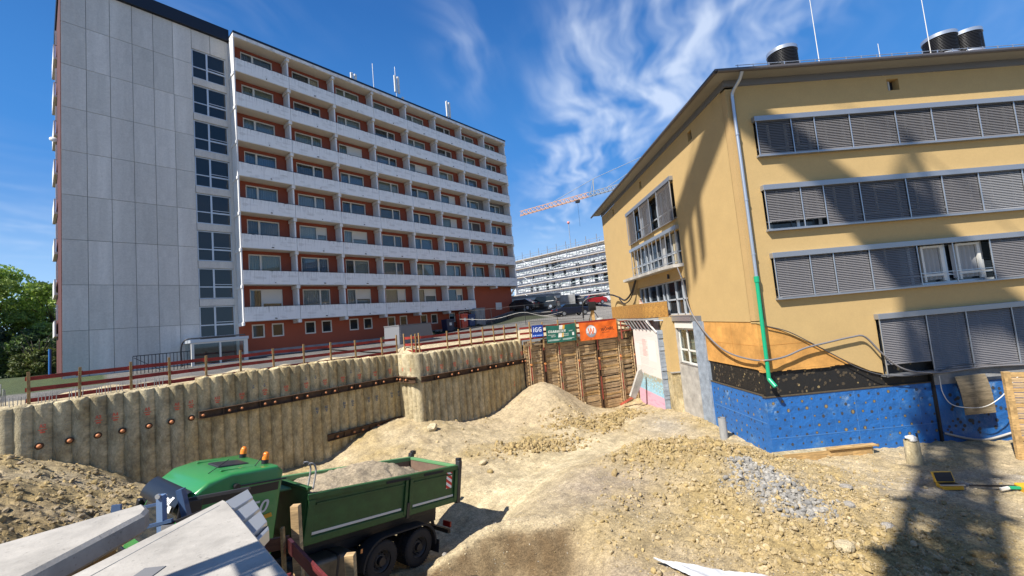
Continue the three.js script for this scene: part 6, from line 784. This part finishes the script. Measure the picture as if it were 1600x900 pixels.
// ---------- tower crane beside the photographer: only its shadow reaches the picture ----------
{
  const k = 38, sx = Math.sin(SUN_AZ), sz = Math.cos(SUN_AZ), M0 = [19.5 - sx * k, -18.4 + sz * k], H = 3.0 + k * Math.tan(SUN_EL), d = [0.584, 0.812];
  const t = thing('tower_crane', 'tower crane standing behind the photographer over the pit', 'crane', [M0[0], 0, M0[1]]); const yl = mat(LC(0.55, 0.36, 0.04), { roughness: 0.5 });
  const w = 0.6, l = []; for (const a of [-w, w]) for (const b of [-w, w]) l.push(bar([a, -1, b], [a, H - 1.5, b], 0.28));
  for (let y = -1, i = 0; y < H - 3; y += 1.7, i++) { const q = [[-w, -w], [w, -w], [w, w], [-w, w]]; for (let e = 0; e < 4; e++) { const A = q[e], B = q[(e + 1) % 4]; l.push(bar([A[0], y, A[1]], [B[0], y, B[1]], 0.18), bar(i % 2 ? [A[0], y, A[1]] : [B[0], y, B[1]], i % 2 ? [B[0], y + 1.7, B[1]] : [A[0], y + 1.7, A[1]], 0.16)); } }
  part('mast', merge(l), yl, t); const pl = []; for (let y = 4; y < H - 6; y += 5.1) pl.push(bx(-1.15, 1.0, y, y + 0.12, -0.9, 1.0)); part('mast_platform', merge(pl), M.steelD, t); part('ladder', bx(-0.25, 0.25, 0, H - 4, 0.25, 0.32), M.steelD, t);  // ladder is one solid strip, put in to darken the mast shadow
  part('slewing_ring', rbx(-1.3, 1.3, H - 1.9, H - 0.7, -1.3, 1.3, 0.1), yl, t); part('cab', rbx(0.9, 2.6, H - 2.6, H - 0.4, -0.9, 0.9, 0.1), M.frameW, t);
  const at = (s, y, o) => [d[0] * s - d[1] * o, H + y, d[1] * s + d[0] * o];
  const jib = (s0, s1, hh) => { const g = [bar(at(s0, 0, -0.7), at(s1, 0, -0.7), 0.3), bar(at(s0, 0, 0.7), at(s1, 0, 0.7), 0.3), bar(at(s0, hh, 0), at(s1, hh, 0), 0.3)]; for (let s = Math.min(s0, s1); s < Math.max(s0, s1) - 1; s += 1.5) g.push(bar(at(s, 0, -0.7), at(s + 0.75, hh, 0), 0.17), bar(at(s + 0.75, hh, 0), at(s + 1.5, 0, -0.7), 0.17), bar(at(s, 0, 0.7), at(s + 0.75, hh, 0), 0.17), bar(at(s + 0.75, hh, 0), at(s + 1.5, 0, 0.7), 0.17), bar(at(s, 0, -0.7), at(s, 0, 0.7), 0.1), bar(at(s, 0, -0.7), at(s + 1.5, 0, 0.7), 0.09)); return merge(g); };
  part('jib', jib(1, 30, 1.4), yl, t); part('counter_jib', jib(-11, -1, 1.0), yl, t); part('counter_jib_deck', (() => { const g = new THREE.BoxGeometry(10, 0.08, 1.2); g.rotateY(Math.atan2(-d[1], d[0])); const c = at(-6, -0.08, 0); return g.translate(...c); })(), M.steelD, t); part('jib_shadow_deck', (() => { const g = new THREE.BoxGeometry(9, 0.08, 1.0); g.rotateY(Math.atan2(-d[1], d[0])); return g.translate(...at(5.5, -0.08, 0)); })(), M.steelD, t); part('slewing_shadow_deck', rbx(-2.2, 2.2, H - 0.6, H - 0.3, -2.0, 2.0, 0.05), M.steelD, t);  // walkway plate and slewing deck are added to make the crane shadow denser
  part('tower_head', merge([bar(at(-1, 0, -0.6), at(0.2, 5.6, 0), 0.22), bar(at(-1, 0, 0.6), at(0.2, 5.6, 0), 0.22), bar(at(1, 0, -0.6), at(0.2, 5.6, 0), 0.22), bar(at(1, 0, 0.6), at(0.2, 5.6, 0), 0.22), bar(at(-0.6, 2, -0.4), at(0.7, 2.2, 0.4), 0.12), bar(at(-0.3, 3.6, -0.2), at(0.4, 3.6, 0.2), 0.12)]), yl, t); part('stay', merge([rod(at(0.2, 5.6, 0), at(18, 1.4, 0), 0.05, 6), rod(at(0.2, 5.6, 0), at(-10, 1.0, 0), 0.05, 6)]), M.steelD, t);
  for (const s of [-8.4, -9.3, -10.2]) part('ballast', (() => { const g = new THREE.BoxGeometry(0.42, 3.4, 1.5); g.rotateY(Math.atan2(-d[1], d[0])); return g.translate(...at(s, -1.8, 0)); })(), M.concG, t);
  part('winch', (() => { const g = new THREE.BoxGeometry(1.8, 1.2, 1.2); g.rotateY(Math.atan2(-d[1], d[0])); return g.translate(...at(-5.2, 0.6, 0)); })(), M.steelD, t); part('base', bx(-2.6, 2.6, -1.4, -1, -2.6, 2.6), M.conc, t);
}

// ---------- trees and garden by the far end of the block ----------
{
  const leafM = (c) => new THREE.MeshPhysicalMaterial({ color: c, roughness: 0.75, side: THREE.DoubleSide, vertexColors: true, transmission: 0.35, thickness: 0 });
  const bark = mat(LC(0.07, 0.05, 0.035));
  function tree(name, label, [x, z], H, R, n, cols, conic, ls = 0.3) {
    const y = gAt(x, z) - 0.3, t = thing(name, label, 'tree', [x, y, z]); const limbs = [rod([0, 0, 0], [0.15, H * 0.55, 0.1], 0.26, 8, 0.14)]; const tips = [];
    for (let i = 0; i < 22; i++) { const a = rnd() * 6.283, h = H * rr(0.18, 0.7), L = R * rr(0.5, 0.95) * (conic ? 1 - h / H : 1), tip = [Math.cos(a) * L, h + (conic ? -0.2 : rr(0.5, 2.5)), Math.sin(a) * L]; limbs.push(rod([0.05, h * 0.9, 0.03], tip, 0.07, 5, 0.02)); tips.push(tip); }
    part('trunk', merge(limbs), bark, t);
    const clumps = []; for (let i = 0; i < 60; i++) { const u = rnd(), a = rnd() * 6.283; let h, r; if (conic) { h = H * (0.1 + 0.9 * u); r = R * (1 - u) * rr(0.5, 1.0) + 0.2; } else { h = H * (0.14 + 0.86 * u); r = R * Math.pow(Math.sin(Math.PI * clamp(0.12 + u * 0.86)), 0.6) * Math.sqrt(rr(0.2, 1)); } clumps.push([Math.cos(a) * r, h, Math.sin(a) * r, R * rr(0.16, 0.34), rr(0.7, 1.25)]); }
    const P = [], Cc = [], v = new THREE.Vector3(), q = new THREE.Quaternion(), e = new THREE.Euler();
    for (let i = 0; i < n; i++) { const c = clumps[Math.floor(rnd() * clumps.length)]; const a = rnd() * 6.283, b = Math.acos(rr(-1, 1)), rad2 = c[3] * Math.cbrt(rr(0.3, 1)); const px = c[0] + Math.sin(b) * Math.cos(a) * rad2, py = c[1] + Math.cos(b) * rad2 * 0.7, pz = c[2] + Math.sin(b) * Math.sin(a) * rad2; e.set(rr(0, 6), rr(0, 6), rr(0, 6)); q.setFromEuler(e); const s = ls * rr(0.5, 1.1); for (const [lx, ly] of [[-0.5, -0.3], [0.5, -0.3], [0, 0.7]]) { v.set(lx * s, ly * s, 0).applyQuaternion(q); P.push(px + v.x, py + v.y, pz + v.z); } const col = cols[Math.floor(rnd() * cols.length)], f = c[4] * rr(0.8, 1.2); for (let k2 = 0; k2 < 3; k2++) Cc.push(col[0] * f, col[1] * f, col[2] * f); }
    const g = new THREE.BufferGeometry(); g.setAttribute('position', new THREE.Float32BufferAttribute(P, 3)); g.setAttribute('color', new THREE.Float32BufferAttribute(Cc, 3)); g.computeVertexNormals(); part('crown', g, leafM(LC(1, 1, 1)), t);
  }
  const fresh = [[0.30, 0.42, 0.07], [0.36, 0.47, 0.09], [0.22, 0.33, 0.05]], deep = [[0.04, 0.075, 0.025], [0.055, 0.095, 0.03]], mid = [[0.15, 0.23, 0.05], [0.19, 0.27, 0.07]];
  tree('leafy_tree', 'broad bright green tree before the dark conifer', [-49, -41], 10.5, 4.2, 15000, fresh, false);
  tree('leafy_tree', 'bright green tree beside the corner of the block', [-45.5, -43], 9.2, 3.8, 13000, fresh.concat(mid), false);
  tree('conifer', 'dark conifer at the picture edge behind the pile wall', [-47.5, -36.5], 11.8, 3.4, 12000, deep, true);
  tree('leafy_tree', 'pale tall tree far behind the bright trees', [-56, -56], 12.5, 5, 12000, mid, false);
  tree('leafy_tree', 'low dark shrub tree under the bright trees', [-44, -39.5], 4.2, 2.6, 9000, deep.concat(mid), false);
  tree('leafy_tree', 'yellowish bush by the lawn near the block corner', [-40.5, -37], 2.4, 1.6, 6000, [[0.17, 0.19, 0.04], [0.12, 0.16, 0.03]], false, 0.2);
  tree('leafy_tree', 'shadowy hedge tree standing over the lawn', [-49, -38], 5.5, 3.4, 10000, deep, false);
  const w = thing('garden_hedge', 'dark low planting along the foot of the red wall', 'hedge', BL, RBL); { const P = [], Cc = []; for (let i = 0; i < 9000; i++) { const s = rr(19, 35), n = 2.2 + rr(-0.5, 0.6) + (s > 24 ? -0.6 : 1.3), h = 0.75 + (s > 30 ? 0.3 : 0) + rr(0, 0.6) * clamp(0.5 + fbm(s * 0.8, 2, 1, 3)); const q = rr(0.06, 0.14), a = rr(0, 6), c = rr(0.6, 1.3); P.push(s, h, n, s + Math.cos(a) * q, h + q, n + Math.sin(a) * q, s - Math.sin(a) * q, h + q * 0.4, n + Math.cos(a) * q); for (let k2 = 0; k2 < 3; k2++) Cc.push(0.025 * c, 0.045 * c, 0.015 * c); } const g = new THREE.BufferGeometry(); g.setAttribute('position', new THREE.Float32BufferAttribute(P, 3)); g.setAttribute('color', new THREE.Float32BufferAttribute(Cc, 3)); g.computeVertexNormals(); part('foliage', g, leafM(LC(1, 1, 1)), w); }
  const b = thing('blue_post', 'slim blue scaffold post beside the block corner', 'post', [-29.9, 0, -28]); part('pole', rod([0, 0.2, 0], [0, 2.45, 0], 0.07, 8), mat(LC(0.03, 0.14, 0.40), { roughness: 0.4 }), b); part('foot', bx(-0.15, 0.15, 0.2, 0.3, -0.15, 0.15), M.zinc, b);
}
{ // person sitting on the terrace behind the chipboard screen
  const t = thing('person', 'person in a white top sitting behind the chipboard screen', 'person', [10.72, 0.96, -31.8], rad(-120));
  const blob = (a, b, r1, r2) => [V(...a), V(...b), r1, r2]; const bones = [blob([0, 0.48, 0], [0, 0.98, -0.03], 0.15, 0.17), blob([-0.17, 1.0, 0], [0.17, 1.0, 0], 0.09, 0.09), blob([-0.2, 0.98, 0], [-0.26, 0.72, 0.08], 0.06, 0.05), blob([-0.26, 0.72, 0.08], [-0.16, 0.66, 0.32], 0.05, 0.04), blob([0.2, 0.98, 0], [0.26, 0.72, 0.08], 0.06, 0.05), blob([0.26, 0.72, 0.08], [0.16, 0.66, 0.32], 0.05, 0.04), blob([-0.1, 0.48, 0.02], [-0.12, 0.48, 0.42], 0.1, 0.07), blob([-0.12, 0.48, 0.42], [-0.12, 0.08, 0.44], 0.065, 0.045), blob([0.1, 0.48, 0.02], [0.12, 0.48, 0.42], 0.1, 0.07), blob([0.12, 0.48, 0.42], [0.12, 0.08, 0.44], 0.065, 0.045), blob([0, 1.02, -0.02], [0, 1.14, 0], 0.055, 0.055), blob([0, 1.24, 0.01], [0, 1.30, 0.01], 0.095, 0.1), blob([0, 1.20, 0.07], [0, 1.26, 0.09], 0.04, 0.05)];
  const sdf = p => { let s = 0; for (const [a, b, r1, r2] of bones) { const ab = b.clone().sub(a), h = clamp(p.clone().sub(a).dot(ab) / ab.lengthSq()), dd = p.distanceTo(a.clone().addScaledVector(ab, h)) - mix(r1, r2, h); s += Math.exp(-dd * 45); } return -Math.log(s) / 45; };
  const g = mergeVertices(new THREE.IcosahedronGeometry(1, 5).deleteAttribute('uv').deleteAttribute('normal'));
  // wrap a fine sphere from each bone outward: march from the bone's middle to the surface of the joined field
  const parts2 = bones.map(([a, b, r1, r2]) => { const q = g.clone(), p = q.attributes.position, c = a.clone().add(b).multiplyScalar(0.5), ax = b.clone().sub(a), L = ax.length() / 2; ax.normalize(); for (let i = 0; i < p.count; i++) { const d = V(p.getX(i), p.getY(i), p.getZ(i)), along = d.dot(ax), o = c.clone().addScaledVector(ax, along * L), dir = d.clone().addScaledVector(ax, -along * 0.5).normalize(); let x = 0.005; for (let k2 = 0; k2 < 14; k2++) { const v = sdf(o.clone().addScaledVector(dir, x)); x -= v * 0.8; if (x < 0.002) { x = 0.002; break; } if (x > 0.3) { x = 0.3; break; } } o.addScaledVector(dir, x); p.setXYZ(i, o.x, o.y, o.z); } q.computeVertexNormals(); return q; });
  const bodyG = merge(parts2.map(q => muv(q))); const pos = bodyG.attributes.position, cc = []; for (let i = 0; i < pos.count; i++) { const y = pos.getY(i), z = pos.getZ(i); const c = y > 1.06 ? [0.50, 0.30, 0.22] : y > 0.6 || (y > 0.55 && z < 0.1) ? (z > 0.2 ? [0.50, 0.30, 0.22] : [0.80, 0.80, 0.80]) : [0.03, 0.04, 0.08]; cc.push(...c); } bodyG.setAttribute('color', new THREE.Float32BufferAttribute(cc, 3)); part('body', bodyG, mat(LC(1, 1, 1), { vertexColors: true }), t);
  part('hair', new THREE.SphereGeometry(0.112, 16, 12, 0, 6.3, 0, 1.5).translate(0, 1.30, -0.012), mat(LC(0.06, 0.035, 0.02)), t);
  const ch = thing('garden_chair', 'pale chair on the terrace under the seated person', 'chair', [10.72, 0.96, -31.8], rad(-120)); part('seat', rbx(-0.24, 0.24, 0.34, 0.38, -0.22, 0.26, 0.015), M.frameW, ch); part('backrest', rbx(-0.24, 0.24, 0.4, 0.9, -0.26, -0.22, 0.015), M.frameW, ch); for (const [x, z] of [[-0.2, -0.2], [0.2, -0.2], [-0.2, 0.22], [0.2, 0.22]]) part('leg', rod([x, 0, z], [x, 0.35, z], 0.02, 6), M.frameW, ch);
}

{ // unseen hoarding added, with gaps, to throw the patchy shadow over the big slab
  const t = thing('shadow_hoarding', 'unseen board hoarding with gaps added to shade the big slab', 'hoarding', [-3.85, -0.95, -1.53], Math.atan2(-0.749, 0.663));
  for (const [a, b, y0, y1] of [[0, 0.16, 0, 4.5], [0.42, 0.47, 0, 4.5], [0.62, 1.6, 0, 4.5], [0.16, 0.22, 3.66, 4.5], [0.16, 0.42, 0, 3.66], [0.22, 0.42, 3.95, 4.5], [0.47, 0.62, 0, 4.02], [0.47, 0.62, 4.15, 4.5]]) part('board', bx(a, b - 0.002, y0, y1 - 0.002, -0.03, 0), M.plank1, t);
  part('post', bx(0.9, 1.0, -0.1, 4.4, 0.002, 0.1), M.timber, t); part('post', bx(0.02, 0.1, -0.1, 4.4, 0.002, 0.1), M.timber, t);
}
renderer.render(scene, camera);
